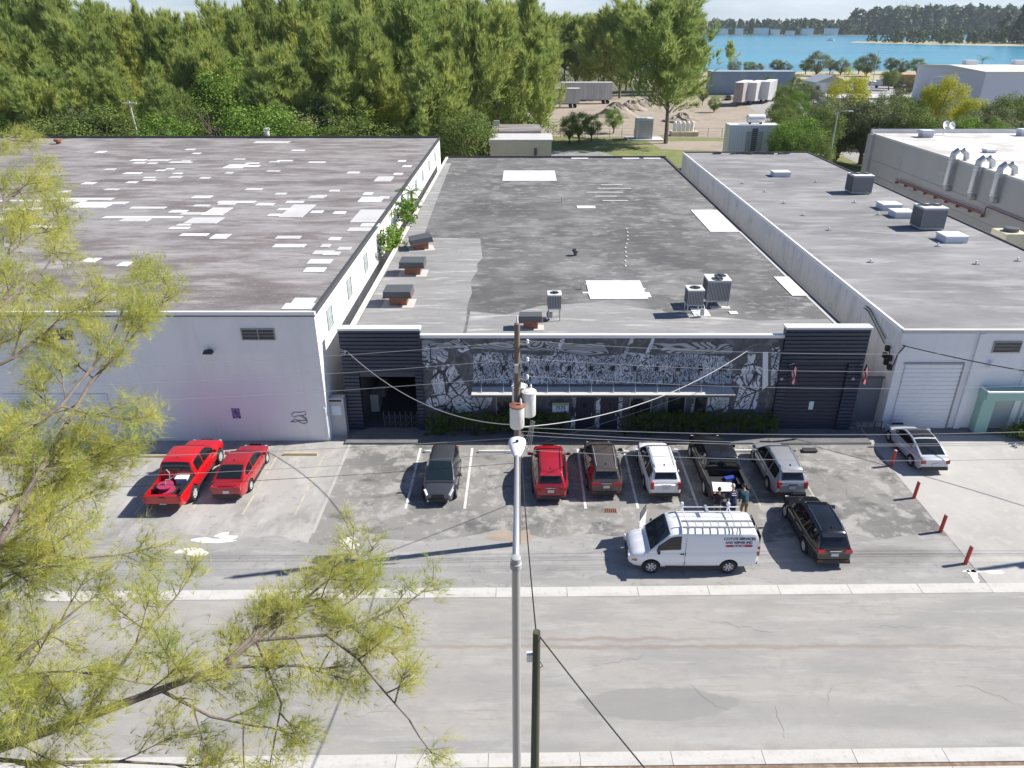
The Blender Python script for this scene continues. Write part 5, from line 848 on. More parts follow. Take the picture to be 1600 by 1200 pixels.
def vehicle(name, label, cat_, spec, loc, rz):
    s = dict(L=4.7, W=1.86, bot=.24, wb=2.7, fo=.92, r=.36, tumble=.37, paintm=None, rails=False, rimm='rim', glass_roof=False, belt_in=.93, nose=.20, tailr=.15, nosepow=3.2, rear_t=(.12, .9)); s.update(spec)
    t = thing(name, label, cat_, loc, rz); L_, Wd = s['L'], s['W']; xf, xr = L_/2, -L_/2; top = smooth_prof(s['top'], .10); pm = s['paintm']
    def hw(x):
        u = abs(x)/(L_/2); k = s['nose'] if x > 0 else s['tailr']; return Wd/2*(1-k*u**s['nosepow']-.03*u**2)
    def bot(x): return s['bot']+(.16*max(0, (abs(x)/(L_/2)-.86)/.14)**1.5)
    xs = sorted(set([xr, xr+.03, xr+.08, xr+.16, xr+.28]+list(np.linspace(xr+.4, xf-.4, 40))+[xf-.28, xf-.16, xf-.08, xf-.03, xf])); rings = []
    for x in xs:
        e = min(x-xr, xf-x); sc = 1-.10*max(0, 1-e/.14)**2; w_ = hw(x)*sc; zb, zt = bot(x), top(x); zt = zt-(.05*max(0, 1-e/.14)**2); h = zt-zb
        half = [(.82*w_, zb), (.95*w_, zb+.05), (.99*w_, zb+.22*h), (w_, zb+.45*h), (.995*w_, zb+.68*h), (.975*w_, zb+.84*h), (.93*w_, zb+.94*h), (.86*w_, zb+.985*h), (.6*w_, zt+.008), (.3*w_, zt+.018)]
        rings.append([(x, y, z) for y, z in half]+[(x, 0, zt+.022)]+[(x, -y, z) for y, z in half[::-1]]+[(x, 0, zb)])
    bd = loft(rings)
    body = bd.build('body', [pm, M['arch']], None, True)
    fx, rx = xf-s['fo'], xf-s['fo']-s['wb']; r = s['r']; cuts = []
    for x in (fx, rx):
        for sg in (-1, 1): cuts.append(MB().lathe([(r*1.14, -.22), (r*1.14, .4)] if sg > 0 else [(r*1.14, -.4), (r*1.14, .22)], (x, sg*(Wd/2-.05), r*1.02), 28, 'y').build('cut', M['arch']))
    if s.get('bed'): a, c_, zf = s['bed']; cuts.append(MB().bx(a, c_, -Wd/2+.16, Wd/2-.16, zf, 2.2).build('cut', M['trim']))
    boolean_cut(body, cuts); body.parent = t
    # greenhouse
    xa, xb = s['cab'][0][0], s['cab'][-1][0]; roof = smooth_prof(s['cab'], .07); tumble = s['tumble']
    def cabw(x): return hw(x)*s['belt_in']
    def belt(x): return top(x)-.02
    def side(x, v_): zb = belt(x); zr = max(roof(x), zb+.004); w0 = cabw(x); hh = zr-zb; y = w0-tumble*hh*v_-.05*math.sin(math.pi*v_)*0; return y, zb+hh*v_
    def wt(x): return side(x, .93)[0]-.02
    cx = sorted(set(list(np.linspace(xa, xb, 56)))); rings = []
    for x in cx:
        zb = belt(x); zr = max(roof(x), zb+.004); hh = zr-zb; pts = [(side(x, 0)[0], zb-.06)]+[side(x, v_) for v_ in (.05, .3, .6, .86)]; yb, _ = side(x, .95); pts += [(yb-.02, zb+hh*.955), (yb-.07, zb+hh*.985), (yb*.7, zr+.012*min(1, hh*3)), (yb*.35, zr+.026*min(1, hh*3))]
        rings.append([(x, y, z) for y, z in pts]+[(x, 0, zr+.03*min(1, hh*3))]+[(x, -y, z) for y, z in pts[::-1]]+[(x, 0, zb-.06)])
    loft(rings).build('cabin', pm, t, True)
    def topz(x, u): zb = belt(x); zr = max(roof(x), zb+.004); hh = zr-zb; return zr+(.03*(1-u*u))*min(1, hh*3)-.015*hh*abs(u)**6
    def patch_top(nm, x0, x1, u0, m_, off=.012, par=t, ub=None):
        nu, nv = 14, 11; vs = []
        for i in range(nu):
            x = x0+(x1-x0)*i/(nu-1); uu = u0 if ub is None else u0+(ub-u0)*i/(nu-1)
            for j in range(nv):
                u = -uu+2*uu*j/(nv-1); dz = (topz(x+.01, u)-topz(x-.01, u))/.02; n_ = Vector((-dz, 0, 1)).normalized(); yb, _ = side(x, .95); y = u*yb; vs.append((x+n_.x*off, y, topz(x, u)+n_.z*off))
        return MB().add(vs, grid_faces(nu, nv)).build(nm, m_, par, True)
    def patch_side(nm, x0, x1, v0, v1, sg, m_, off=.01, par=t):
        nu, nv = 12, 5; vs = []
        for i in range(nu):
            x = x0+(x1-x0)*i/(nu-1)
            for j in range(nv): y, z = side(x, v0+(v1-v0)*j/(nv-1)); vs.append((x, sg*(y+off), z+off*tumble))
        return MB().add(vs, grid_faces(nu, nv)).build(nm, m_, par, True)
    rf, rr_ = s['roofx'][1], s['roofx'][0]
    patch_top('windscreen', rf+.03, xb-.07, .88, M['wglass'], ub=.93)
    if s.get('rear_glass', True): patch_top('rear_window', xa+s['rear_t'][0], rr_-.03, .84, M['glassb'], ub=.84)
    if s['glass_roof']: patch_top('roof_panel', rr_+.1, rf-.05, .86, M['glassb'], .006)
    for sg in (-1, 1):
        for (a, c_) in s['sidewin']: patch_side('side_window', a, c_, .10, .86, sg, M['glassb'])
        for dx in s.get('doors', []): MB().box((dx, sg*(hw(dx)+.005), top(dx)-.16), (.16, .03, .035)).build('door_handle', pm if not s.get('blackhandle') else M['black'], t)
        mx = s['mirror']; mo = MB(); mo.box((mx, sg*(hw(mx)+.13), top(mx)+.10), (.12, .22, .15), 0, .85); mo.box((mx+.02, sg*(hw(mx)+.01), top(mx)+.04), (.06, .12, .05)); mo.build('mirror', s.get('mirrorm', pm), t)
        if s['rails']: xs_ = np.linspace(rr_+.15, rf-.1, 7); MB().tube([(x, sg*(side(x, .95)[0]-.10), topz(x, .9)+(.045 if 0 < i < 6 else .0)) for i, x in enumerate(xs_)], .018, 6).build('roof_rail', s.get('railm', M['black']), t)
        # lamps
        tz0, tz1, tl, tw = s['taill']; b = MB(); b.box((xr+tl/2-.012, sg*(hw(xr+.06)*.96-tw/2+.02), (tz0+tz1)/2), (tl, tw, tz1-tz0), 0, .92); b.build('tail_lamp', M['tail'], t)
        hz, hl, hh_ = s['headl']; b = MB(); hzz = top(xf-.06)-hh_*.5-.03; b.box((xf-.10, sg*(hw(xf-.12)*.90-.16), hzz), (.2, .34, hh_), sg*-.30, .9); b.build('headlamp', M['lamp'], t)
        for x in (fx, rx):
            ty, ri, dk = s['wheelm']; wo = obj('wheel', ty, M['tyre'], t); wo.location = (x, sg*(Wd/2-.12), r)
            if sg < 0: wo.rotation_euler = (0, 0, math.pi)
            obj('rim', ri, M[s['rimm']], wo); obj('spoke_shade_disc', dk, M['black'], wo)
    # bumpers, plate, grille
    b = MB(); b.box((xr+.05, 0, s['bot']+.17), (.16, Wd*.80, .2), 0, .97); b.build('rear_bumper', M[s.get('bumperm', 'trim')], t)
    MB().box((xf-.05, 0, s['bot']+.20), (.14, Wd*.66, .18), 0, .97).build('front_bumper', M['trim'], t)
    pz = s['platez']; MB().box((xr-.012+s.get('plated', 0), 0, pz), (.02, .32, .16)).build('licence_plate', M['plate'], t)
    MB().box((xf-.03, 0, s['headl'][0]-.05), (.08, .7, .2), 0, .9).build('grille', M['black'], t)
    if s['rails']:
        xs_ = rr_-.02; MB().box((xs_-.10, 0, roof(xs_)+.012), (.26, 1.14, .035), 0, .94).build('spoiler', pm, t); MB().tube([(rr_-.32, .02, topz(rr_-.32, 0)+.03), (rr_-.2, -.3, topz(rr_-.2, 0)+.03)], .012, 5).build('wiper', M['black'], t)
        for sg in (-1, 1): MB().box((xr-.02, sg*.62, s['bot']+.22), (.02, .22, .05)).build('reflector', M['tail'], t)
        MB().box((xr-.012, 0, s['platez']+.20), (.03, .5, .035)).build('trim_strip', M['chrome'], t)
    MB().box((rr_+.28, 0, topz(rr_+.28, 0)+.03), (.16, .03, .07), 0, .4).build('antenna', M['black'], t)
    for sg in (-1, 1):
        for dx in s.get('doors', []):
            d2 = dx-.16; MB().add([(d2, sg*(hw(d2)+.003), s['bot']+.2), (d2+.014, sg*(hw(d2)+.003), s['bot']+.2), (d2+.014, sg*(hw(d2)*.985+.004), top(d2)-.1), (d2, sg*(hw(d2)*.985+.004), top(d2)-.1)], [(0, 1, 2, 3)]).build('door_seam', M['arch'], t)
        MB().box((0, sg*(Wd/2*.985), s['bot']+.05), (s['wb']-2.6*r, .06, .10)).build('sill', M['trim'], t)
    return t, dict(hw=hw, top=top, topz=topz, side=side, xr=xr, xf=xf)
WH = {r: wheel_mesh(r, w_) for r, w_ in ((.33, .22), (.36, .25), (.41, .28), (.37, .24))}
SUV = dict(L=4.66, W=1.88, r=.36, wheelm=WH[.36], top=[(-2.4, .98), (-2.1, 1.0), (.75, .99), (1.2, .96), (2.0, .86), (2.25, .72), (2.4, .62)], cab=[(-2.30, 1.0), (-2.16, 1.22), (-1.95, 1.50), (-1.7, 1.62), (-.6, 1.69), (.25, 1.655), (.55, 1.55), (1.28, .98)], roofx=(-1.85, .35), sidewin=[(-1.85, -1.05), (-.97, -.1), (-.02, .98)], doors=[-.85, .1], mirror=.82, rails=True, taill=(.78, 1.0, .22, .30), headl=(.76, .35, .14), platez=.78, fo=.9, wb=2.68, rear_t=(.10, .9))
def rearpark(name, label, cat_, spec, x, yr, L_): return vehicle(name, label, cat_, {**spec, 'L': L_}, (x, yr+L_/2, 0), math.pi/2)
P_red = paint('candy_red_paint', (.33, .008, .018)); P_red2 = paint('bright_red_paint', (.50, .006, .010)); P_red3 = paint('dull_red_paint', (.33, .008, .015))
P_brown = paint('taupe_metal_paint', (.10, .085, .072), metal=.3); P_white = paint('pearl_white_paint', (.78, .78, .78)); P_black = paint('black_paint', (.010, .010, .011)); P_silver = paint('silver_paint', (.42, .43, .45), metal=.35); P_grey = paint('graphite_paint', (.085, .09, .10), metal=.45); P_silver2 = paint('pale_silver_paint', (.55, .57, .60), metal=.2)
t, I = rearpark('suv', 'glossy dark red suv with black roof rails next to the light pole', 'car', {**SUV, 'paintm': P_red, 'taill': (.80, 1.02, .2, .3)}, 1.45, 31.0, 4.66)
t, I = rearpark('suv', 'brown grey suv with silver roof and red side lamps parked by the red suv', 'car', {**SUV, 'paintm': P_brown, 'taill': (.80, 1.0, .26, .46), 'railm': M['galv']}, 4.3, 31.4, 4.7)
t, I = rearpark('suv', 'white crossover with black side glass parked beside the black pickup', 'car', {**SUV, 'paintm': P_white, 'taill': (.72, 1.08, .16, .16), 'railm': M['galv'], 'rear_t': (.12, .9)}, 7.3, 31.25, 4.8)
t, I = rearpark('suv', 'silver suv with red tail lamps parked between black pickup and red posts', 'car', {**SUV, 'paintm': P_silver, 'taill': (.74, 1.08, .2, .2), 'railm': M['galv']}, 13.75, 31.3, 4.66)
t, I = rearpark('suv', 'glossy black suv with panoramic roof standing behind the silver suv', 'car', {**SUV, 'paintm': P_black, 'taill': (.84, 1.0, .24, .34), 'glass_roof': True, 'railm': M['chrome']}, 13.9, 26.05, 4.75)
SEDAN = dict(L=4.75, W=1.82, r=.33, wheelm=WH[.33], bot=.2, top=[(-2.4, .88), (-2.0, .97), (-1.5, .99), (.9, .90), (1.9, .78), (2.2, .66), (2.4, .56)], cab=[(-1.95, .97), (-1.1, 1.36), (-.7, 1.43), (.0, 1.45), (.35, 1.40), (1.25, .88)], roofx=(-.95, .25), sidewin=[(-1.35, -.55), (-.47, .85)], doors=[-.8, .25], mirror=.82, taill=(.72, .92, .26, .36), headl=(.66, .4, .12), platez=.62, fo=.92, wb=2.7, rear_t=(.16, .9), tailr=.14)
t, I = rearpark('sedan', 'dull red sedan parked beside the bright red pickup', 'car', {**SEDAN, 'paintm': P_red3}, -15.05, 31.15, 4.7)
MB().tube([(I['xr']+.12, -.6, .93), (I['xr']+.09, 0, .95), (I['xr']+.12, .6, .93)], .018, 6).build('boot_lip', P_red3, t)
COUPE = {**SEDAN, 'top': [(-2.35, .86), (-1.95, .95), (-1.4, .96), (.9, .90), (1.8, .76), (2.15, .64), (2.35, .56)], 'cab': [(-2.0, .95), (-1.2, 1.25), (-.55, 1.40), (.0, 1.42), (.35, 1.36), (1.2, .88)], 'roofx': (-.75, .28), 'sidewin': [(-1.05, .80)], 'doors': [-.3], 'glass_roof': True, 'rear_t': (.14, .9), 'taill': (.66, .86, .3, .22)}
t, I = rearpark('coupe', 'silver coupe with dark glass roof parked at the pale roller shutter', 'car', {**COUPE, 'paintm': P_silver2}, 22.3, 33.75, 4.5)
HATCH = dict(L=4.36, W=1.8, r=.33, wheelm=WH[.33], bot=.2, top=[(-2.2, .90), (-1.9, .95), (.9, .90), (1.4, .80), (1.8, .66), (2.05, .52), (2.2, .42)], cab=[(-2.12, .95), (-1.95, 1.2), (-1.7, 1.38), (-1.2, 1.46), (-.2, 1.48), (.2, 1.44), (1.25, .90)], roofx=(-1.6, .12), sidewin=[(-1.65, -1.0), (-.93, -.1), (-.02, .85)], doors=[-.85, .1], mirror=.74, taill=(.72, .98, .2, .24), headl=(.68, .5, .12), platez=.7, fo=.86, wb=2.62, rear_t=(.10, .9), nose=.30, nosepow=2.6, tumble=.42)
t, I = vehicle('hatchback', 'graphite grey hatchback backed into its bay facing the street', 'car', {**HATCH, 'paintm': P_grey}, (-4.25, 30.75+2.18, 0), -math.pi/2)
MB().box((2.17, 0, .40), (.03, .34, .14)).build('licence_plate', M['plate'], t)
for sg in (-1, 1): o = MB().box((0, 0, 0), (.42, .13, .05), 0, .8).build('headlamp', M['lamp'], t); o.location = (1.83, sg*.63, I['top'](1.83)+.0); o.rotation_euler = (0, .55, -sg*.5)
for (src, px, py, rz_, lb) in [('suv.002', 1272, 168, 1.2, 'white car parked in the yard under the yellow tree'), ('hatchback', 1256, 160, .4, 'dark car parked in the yard behind the green belt'), ('suv.003', 1365, 134, .3, 'silver car parked near the orange truck'), ('hatchback', 1137, 156, 1.4, 'dark blue grey car parked beside the rust streaked trailer'), ('sedan', 1420, 138, 2., 'red car parked near the pale warehouse')]:
    c_ = copy_tree(bpy.data.objects[src]); g = G(px, py); c_.location = (g.x, g.y, 0); c_.rotation_euler = (0, 0, rz_); c_['label'] = lb
# pickups
PICK = dict(L=5.85, W=2.0, r=.41, wheelm=WH[.41], bot=.38, top=[(-3., 1.16), (1.2, 1.17), (1.6, 1.16), (2.5, 1.10), (2.8, .98), (3., .86)], cab=[(-1.06, 1.17), (-1.0, 1.5), (-.9, 1.80), (-.5, 1.88), (.5, 1.88), (.8, 1.80), (1.65, 1.15)], roofx=(-.84, .72), sidewin=[(-.75, .02), (.1, 1.35)], doors=[-.55, .3], mirror=1.18, taill=(.82, 1.12, .16, .16), headl=(.92, .35, .2), platez=.62, plated=.0, fo=.95, wb=3.55, rear_t=(.03, .9), nose=.08, tailr=.02, belt_in=.95, tumble=.24, bed=(-2.82, -1.12, .80), bumperm='chrome')
def pickup(label, pm, x, yr, **kw):
    t, I = rearpark('pickup_truck', label, 'pickup truck', {**PICK, 'paintm': pm, **kw}, x, yr, 5.85); xr = I['xr']
    MB().bx(-2.80, -1.14, -.82, .82, .806, .82).build('bed_liner', M['trim'], t)
    for sg in (-1, 1): MB().bx(-2.90, -1.12, sg*.91-.08, sg*.91+.08, 1.175, 1.20).build('bed_rail', M['trim'], t); MB().bx(-2.2, -1.65, sg*.70-.14, sg*.70+.14, .822, 1.04).build('wheel_box', M['trim'], t)
    MB().box((xr+.04, 0, .93), (.03, 1.5, .40)).build('tailgate', pm, t); MB().box((xr-.005, 0, 1.06), (.02, .3, .06)).build('tailgate_handle', M['black'], t); return t
t = pickup('bright red pickup with tools in its open bed', P_red2, -17.75, 30.05, bumperm='trim')
bc = thing('ice_box', 'pale blue box standing in the red pickup bed', 'box', (-17.4, 31.75, .825)); MB().box((0, 0, .15), (.6, .42, .3), 0, .95).build('body', mat('cooler_blue', (.30, .52, .66), .5), bc); MB().box((0, 0, .33), (.64, .46, .06)).build('lid', M['white_metal'], bc)
bc = thing('pink_drum', 'pink hose reel lying in the red pickup bed', 'reel', (-17.95, 31.0, .825)); pk = mat('pink_plastic', (.36, .035, .10), .6); MB().lathe([(.1, .0), (.42, .02), (.42, .07), (.22, .08), (.22, .28), (.40, .3), (.40, .35), (.1, .36)], n=18).build('drum', pk, bc); MB().tube([(0, 0, .36), (.05, .05, .6), (.25, .1, .62)], .03, 6).build('handle', M['galv'], bc)
bc = thing('hand_tool', 'metal tool frame standing in the red pickup bed', 'tool', (-18.1, 31.75, .825)); MB().tube([(0, 0, 0), (.05, .05, .55), (-.1, .1, .7)], .03, 6).tube([(.05, 0, .2), (.5, .2, .45)], .025, 6).build('frame', M['galv'], bc)
t = pickup('black pickup with long open bed where three people gather', P_black, 10.4, 30.55)
bc = tag(MB().box((0, 0, .06), (.7, .3, .12), .3, .9).build('tarp', mat('blue_tarp', (.02, .05, .30), .6)), 'blue folded tarp lying in the black pickup bed', 'tarp'); bc.location = (10.75, 32.05, .83)
# van
P_van = paint('van_white_paint', (.80, .81, .82), rough=.35)
VAN = dict(L=5.69, W=2.0, r=.37, wheelm=WH[.37], bot=.32, top=[(-2.9, 1.28), (1.55, 1.24), (1.9, 1.18), (2.5, 1.05), (2.75, .92), (2.85, .82)], cab=[(-2.84, 1.28), (-2.80, 1.7), (-2.72, 2.02), (-2.5, 2.08), (.6, 2.10), (.95, 2.06), (1.15, 1.98), (2.0, 1.17)], roofx=(-2.66, 1.08), sidewin=[(.62, 1.62)], doors=[.55], mirror=1.62, mirrorm=M['black'], blackhandle=True, taill=(.95, 1.45, .12, .10), headl=(.80, .3, .22), platez=.9, fo=.98, wb=3.43, rear_t=(.01, .9), nose=.10, tailr=.02, tumble=.14, belt_in=.985, rear_glass=False)
VY = 26.7
t, I = vehicle('van', 'white panel van with ladder rack and navy lettering parked across the lot', 'van', {**VAN, 'paintm': P_van}, (7.57, VY, 0), math.pi)
VAN_ROOT = t
for s_ in (-1, 1): MB().bx(-2.86, -2.835, s_*.45-.34, s_*.45+.34, 1.45, 1.92).build('rear_window', M['glassb'], t)
MB().tube([(-2.87, 0, .5), (-2.87, 0, 1.95)], .008, 4).build('door_seam', M['trim'], t)
for s_ in (-1, 1):
    MB().bx(.42, .432, s_*(1.0)-.004, s_*(1.0)+.004, .45, 2.0).build('door_seam', M['trim'], t); MB().box((2.60, s_*.86, .72), (.24, .12, .10), s_*-.3).build('turn_lamp', M['amber'], t)
# lettering on both flanks of the van
for sg in (1, -1):
    sy_ = I['side']
    for (txt, sz, z, m_, x_) in [("COTO'S SERVICES", .175, 1.84, 'inkn', -1.90), ('AND REPAIR INC', .155, 1.66, 'inkn', -1.88)]:
        o = obj('lettering', text_mesh(txt, sz, .006), M[m_], t); yb, zb = sy_(-1.9, (z-1.26)/.83); o.location = (x_, sg*(yb+.012), z); o.rotation_euler = (math.pi/2+(.14 if False else -.13), 0, math.pi if sg > 0 else 0)
    yb, _ = sy_(-1.9, (1.50-1.26)/.83); o = MB().add([(-.62, 0, 0), (-.54, .055, 0), (.54, .055, 0), (.62, 0, 0), (.54, -.055, 0), (-.54, -.055, 0)], [(0, 1, 2, 3, 4, 5)]).build('phone_band', M['inkr'], t); o.location = (-1.9, sg*(yb+.010), 1.50); o.rotation_euler = (math.pi/2-.13, 0, math.pi if sg > 0 else 0)
    o = obj('lettering', text_mesh('786 251 0387', .095, .003), M['sign'], t); o.location = (-1.9, sg*(yb+.016), 1.50); o.rotation_euler = (math.pi/2-.13, 0, math.pi if sg > 0 else 0)
# the van's far door stands open
o = MB().box((0, 0, 0), (.95, .05, .75)).build('open_door', P_van, t); o.location = (1.95, -1.42, .95); o.rotation_euler = (0, 0, R(62)); o2 = MB().box((0, 0, .62), (.80, .02, .48)).build('door_window', M['wglass'], o)
rk = thing('ladder_rack', 'white ladder rack bolted across the van roof', 'rack', (7.57, VY, 2.10), math.pi)
for x in (-1.75, .35):
    MB().tube([(x, -.86, -.06), (x, -.84, .24), (x, .84, .24), (x, .86, -.06)], .03, 6).build('hoop', M['white_metal'], rk)
for y in (-.74, -.38): MB().tube([(-2.2, y, .27), (.5, y, .27)], .028, 6).build('rail', M['white_metal'], rk)
for x in (-1.75, .35): MB().lathe([(.09, -.06), (.09, .06)], (x, -.80, .38), 12, 'y').build('clamp', M['white_metal'], rk)
MB().box((-.7, -.56, .33), (.12, .45, .06)).build('clamp_bar', M['galv'], rk)
ld = thing('ladder', 'aluminium ladder lashed to the van roof rack', 'ladder', (7.57, VY, 2.40), math.pi)
for y in (.36, .80): MB().box((-.95, y, .0), (3.1, .05, .09)).build('stile', M['galv'], ld)
for k in range(9): MB().box((-2.3+k*.33, .58, 0), (.04, .40, .04)).build('rung', M['galv'], ld)
# ================================================================ PEOPLE
def person(loc, rz, shirt, trousers, label, lean=.35, arms=.5, head='hair', hairm='hair', prt=False):
    t = thing('person', label, 'person', loc, rz)         # faces local +x
    J = {}; hip = Vector((-.05, 0, .92)); ln = lambda h: Vector((hip.x+math.sin(lean)*h, 0, hip.z+math.cos(lean)*h))
    V = [hip, ln(.2), ln(.42), ln(.53), ln(.60), ln(.72)]; rad = [(.16, .13), (.15, .115), (.185, .12), (.10, .08), (.058, .058), (.055, .055)]; E = [(0, 1), (1, 2), (2, 3), (3, 4), (4, 5)]
    for sg in (-1, 1):
        o = len(V); sh_ = ln(.47)+Vector((0, sg*.19, 0)); el = sh_+Vector((.16+.12*arms, sg*.08, -.22)); wr = el+Vector((.24, -sg*.06, .02-.05*arms)); hd = wr+Vector((.09, 0, -.02))
        V += [sh_, el, wr, hd]; rad += [(.07, .07), (.05, .05), (.036, .036), (.034, .045)]; E += [(2, o), (o, o+1), (o+1, o+2), (o+2, o+3)]
        for k, (dx, dy) in enumerate([(.09, -.032), (.1, -.011), (.1, .011), (.088, .03), (.05, -.055*1)]):
            V.append(hd+Vector((dx*.75, dy*sg*-1, -.03 if k < 4 else -.005))); rad.append((.010, .010)); E.append((o+3, len(V)-1))
        o = len(V); V += [hip+Vector((0, sg*.10, -.05)), Vector((.03, sg*.12, .50)), Vector((-.04, sg*.13, .09)), Vector((.10, sg*.15, .045))]; rad += [(.105, .105), (.075, .075), (.05, .05), (.045, .04)]; E += [(0, o), (o, o+1), (o+1, o+2), (o+2, o+3)]
    me = bpy.data.meshes.new('body'); me.from_pydata([tuple(v) for v in V], E, []); o = bpy.data.objects.new('body', me); C.objects.link(o)
    o.modifiers.new('skin', 'SKIN'); 
    for i, sv in enumerate(me.skin_vertices[0].data): sv.radius = rad[i]; sv.use_root = (i == 0)
    o.modifiers.new('sub', 'SUBSURF').levels = 1; o.modifiers['sub'].render_levels = 1
    dg = bpy.context.evaluated_depsgraph_get(); m2 = bpy.data.meshes.new_from_object(o.evaluated_get(dg)); bpy.data.objects.remove(o)
    for mm in (M['skin'], shirt, trousers, M['black']): m2.materials.append(mm)
    nk = ln(.57); wrx = 0
    for p_ in m2.polygons:
        c_ = p_.center; k = 1
        if c_.z < .10: k = 3
        elif c_.z < .90 and abs(c_.y) < .26 and c_.x < .22: k = 2
        if (c_-nk).length < .07 or c_.z > nk.z+.02: k = 0
        if c_.x > ln(.47).x+.33: k = 0
        p_.material_index = k; p_.use_smooth = True
    body = obj('body', m2, None, t)
    hc = ln(.80); b = MB(); n, k = 12, 9; vs = []
    for j in range(k):
        ph = math.pi*(j+.5)/k
        for i in range(n):
            a = 2*math.pi*i/n; x, y, z = math.sin(ph)*math.cos(a)*.105, math.sin(ph)*math.sin(a)*.082, math.cos(ph)*.125
            if x > .07 and abs(y) < .03 and -.05 < z < .02: x += .02
            vs.append((hc.x+x, hc.y+y, hc.z+z))
    fs = [(j*n+i, (j+1)*n+i, (j+1)*n+(i+1) % n, j*n+(i+1) % n) for j in range(k-1) for i in range(n)]+[tuple(range(n)), tuple((k-1)*n+i for i in range(n))]; b.add(vs, fs); b.build('head', M['skin'], t, True)
    for sg in (-1, 1): MB().box((hc.x+.0, sg*.086, hc.z-.01), (.05, .02, .06), 0, .8).build('ear', M['skin'], t); MB().box((hc.x+.10, sg*.032, hc.z+.01), (.015, .022, .012)).build('eye', M['black'], t)
    hb = MB(); vs = []
    for j in range(6):
        ph = math.pi*.56*(j)/5+.02
        for i in range(n): a = 2*math.pi*i/n; cut = 1.0 if math.cos(a) < .3 else .72; p2 = ph*cut; vs.append((hc.x-.006+math.sin(p2)*math.cos(a)*.116, hc.y+math.sin(p2)*math.sin(a)*.094, hc.z+.004+math.cos(p2)*.135))
    hb.add(vs, [(j*n+i, (j+1)*n+i, (j+1)*n+(i+1) % n, j*n+(i+1) % n) for j in range(5) for i in range(n)]); hb.build('hair' if head == 'hair' else 'cap', M[hairm], t, True)
    if prt:
        for dz in (0, .09):
            c_ = ln(.40+dz); o = MB().box((0, 0, 0), (.012, .24-.06*(dz > 0), .035)).build('shirt_print', M['flagw'], t); o.location = c_+Vector((-.135, 0, .02)); o.rotation_euler = (0, lean, 0)
    return t
sh1 = mat('black_shirt', (.022, .02, .022), .9); sh2 = mat('navy_shirt', (.025, .035, .085), .9); sh3 = mat('teal_shirt', (.022, .075, .105), .9); tr1 = mat('grey_trousers', (.20, .20, .19), .9); tr2 = mat('navy_trousers', (.03, .035, .07), .9); tr3 = mat('tan_trousers', (.27, .17, .09), .9)
person((9.55, 29.75, 0), R(70), sh1, tr1, 'person in black shirt and grey trousers at the tailgate of the black pickup', .15, .3)
person((10.35, 29.9, 0), R(92), sh2, tr2, 'person in navy shirt with white back print leaning on the pickup tailgate', .45, .4, 'cap', 'bald', True)
person((10.95, 29.95, 0), R(100), sh3, tr3, 'person in teal shirt and tan trousers bending towards the pickup bed', .5, .5)
pp = tag(MB().add([(-.55, -.4, 0), (.5, -.42, .02), (.55, .35, .01), (-.45, .4, .03), (0, 0, .04)], [(0, 1, 4), (1, 2, 4), (2, 3, 4), (3, 0, 4)]).build('paper_sheet', M['flagw']), 'large white sheet spread on the tailgate between the people', 'paper'); pp.location = (10.0, 30.75, 1.22)

# ================================================================ LOT FURNITURE
for i, (px, py, ln_, m_) in enumerate([(253, 714, 2.5, 'stop_y'), (470, 711, 1.9, 'stop_y'), (775, 707, 1.95, 'stop_w'), (690, 707, 1.9, 'stop_w'), (1164, 706, 1.2, 'stop_w'), (1000, 708, 1.9, 'stop_w'), (930, 708, 1.9, 'stop_w')]):
    g = G(px, py); lb = 'faded yellow concrete wheel stop at a bay of the white warehouse' if m_ == 'stop_y' else 'white concrete wheel stop at a bay before the hedges'
    o = tag(MB().poly([(-ln_/2, -.09, 0), (-ln_/2, .09, 0), (-ln_/2, .05, .13), (-ln_/2, -.05, .13)], (ln_, 0, 0)).build('wheel_stop', M[m_]), lb, 'wheel stop', 'yellow wheel stops' if m_ == 'stop_y' else 'white wheel stops'); o.location = (g.x, g.y, .006)
for i, (x, y) in enumerate([(20.41, 34.6), (20.22, 31.54), (20.14, 28.71), (20.08, 26.38)]):
    t = thing('bollard', 'red painted steel bollard in the row dividing the lot', 'bollard', (x, y, 0), 0, 'red bollards'); MB().lathe([(.085, 0), (.085, .98)], n=16).build('post', M['bollard'], t, True); MB().lathe([(.085, .982), (.07, 1.02), (.02, 1.04)], n=16).build('cap', mat('bollard_cap', (.5, .42, .40), .8), t); t.rotation_euler = (0, R(2.5), 0)
g = G(1264, 705); t = thing('pipe_bundle', 'bundle of black pipes lying by the sidewalk', 'pipes', (g.x, g.y, .0)); 
for k in range(4): MB().tube([(-.4+.02*k, -.15+.1*k, .09), (.42, -.15+.1*k, .09)], .06, 8).build('pipe', M['black'], t)
g = G(954, 798); t = thing('drain_grate', 'rusty iron drain grate set in the parking lot', 'grate', (g.x, g.y, .006)); MB().box((0, 0, .004), (.62, .36, .01)).build('frame', M['rust'], t)
for k in range(6): MB().box((-.24+k*.096, 0, .014), (.035, .3, .012)).build('bar', M['black'], t)

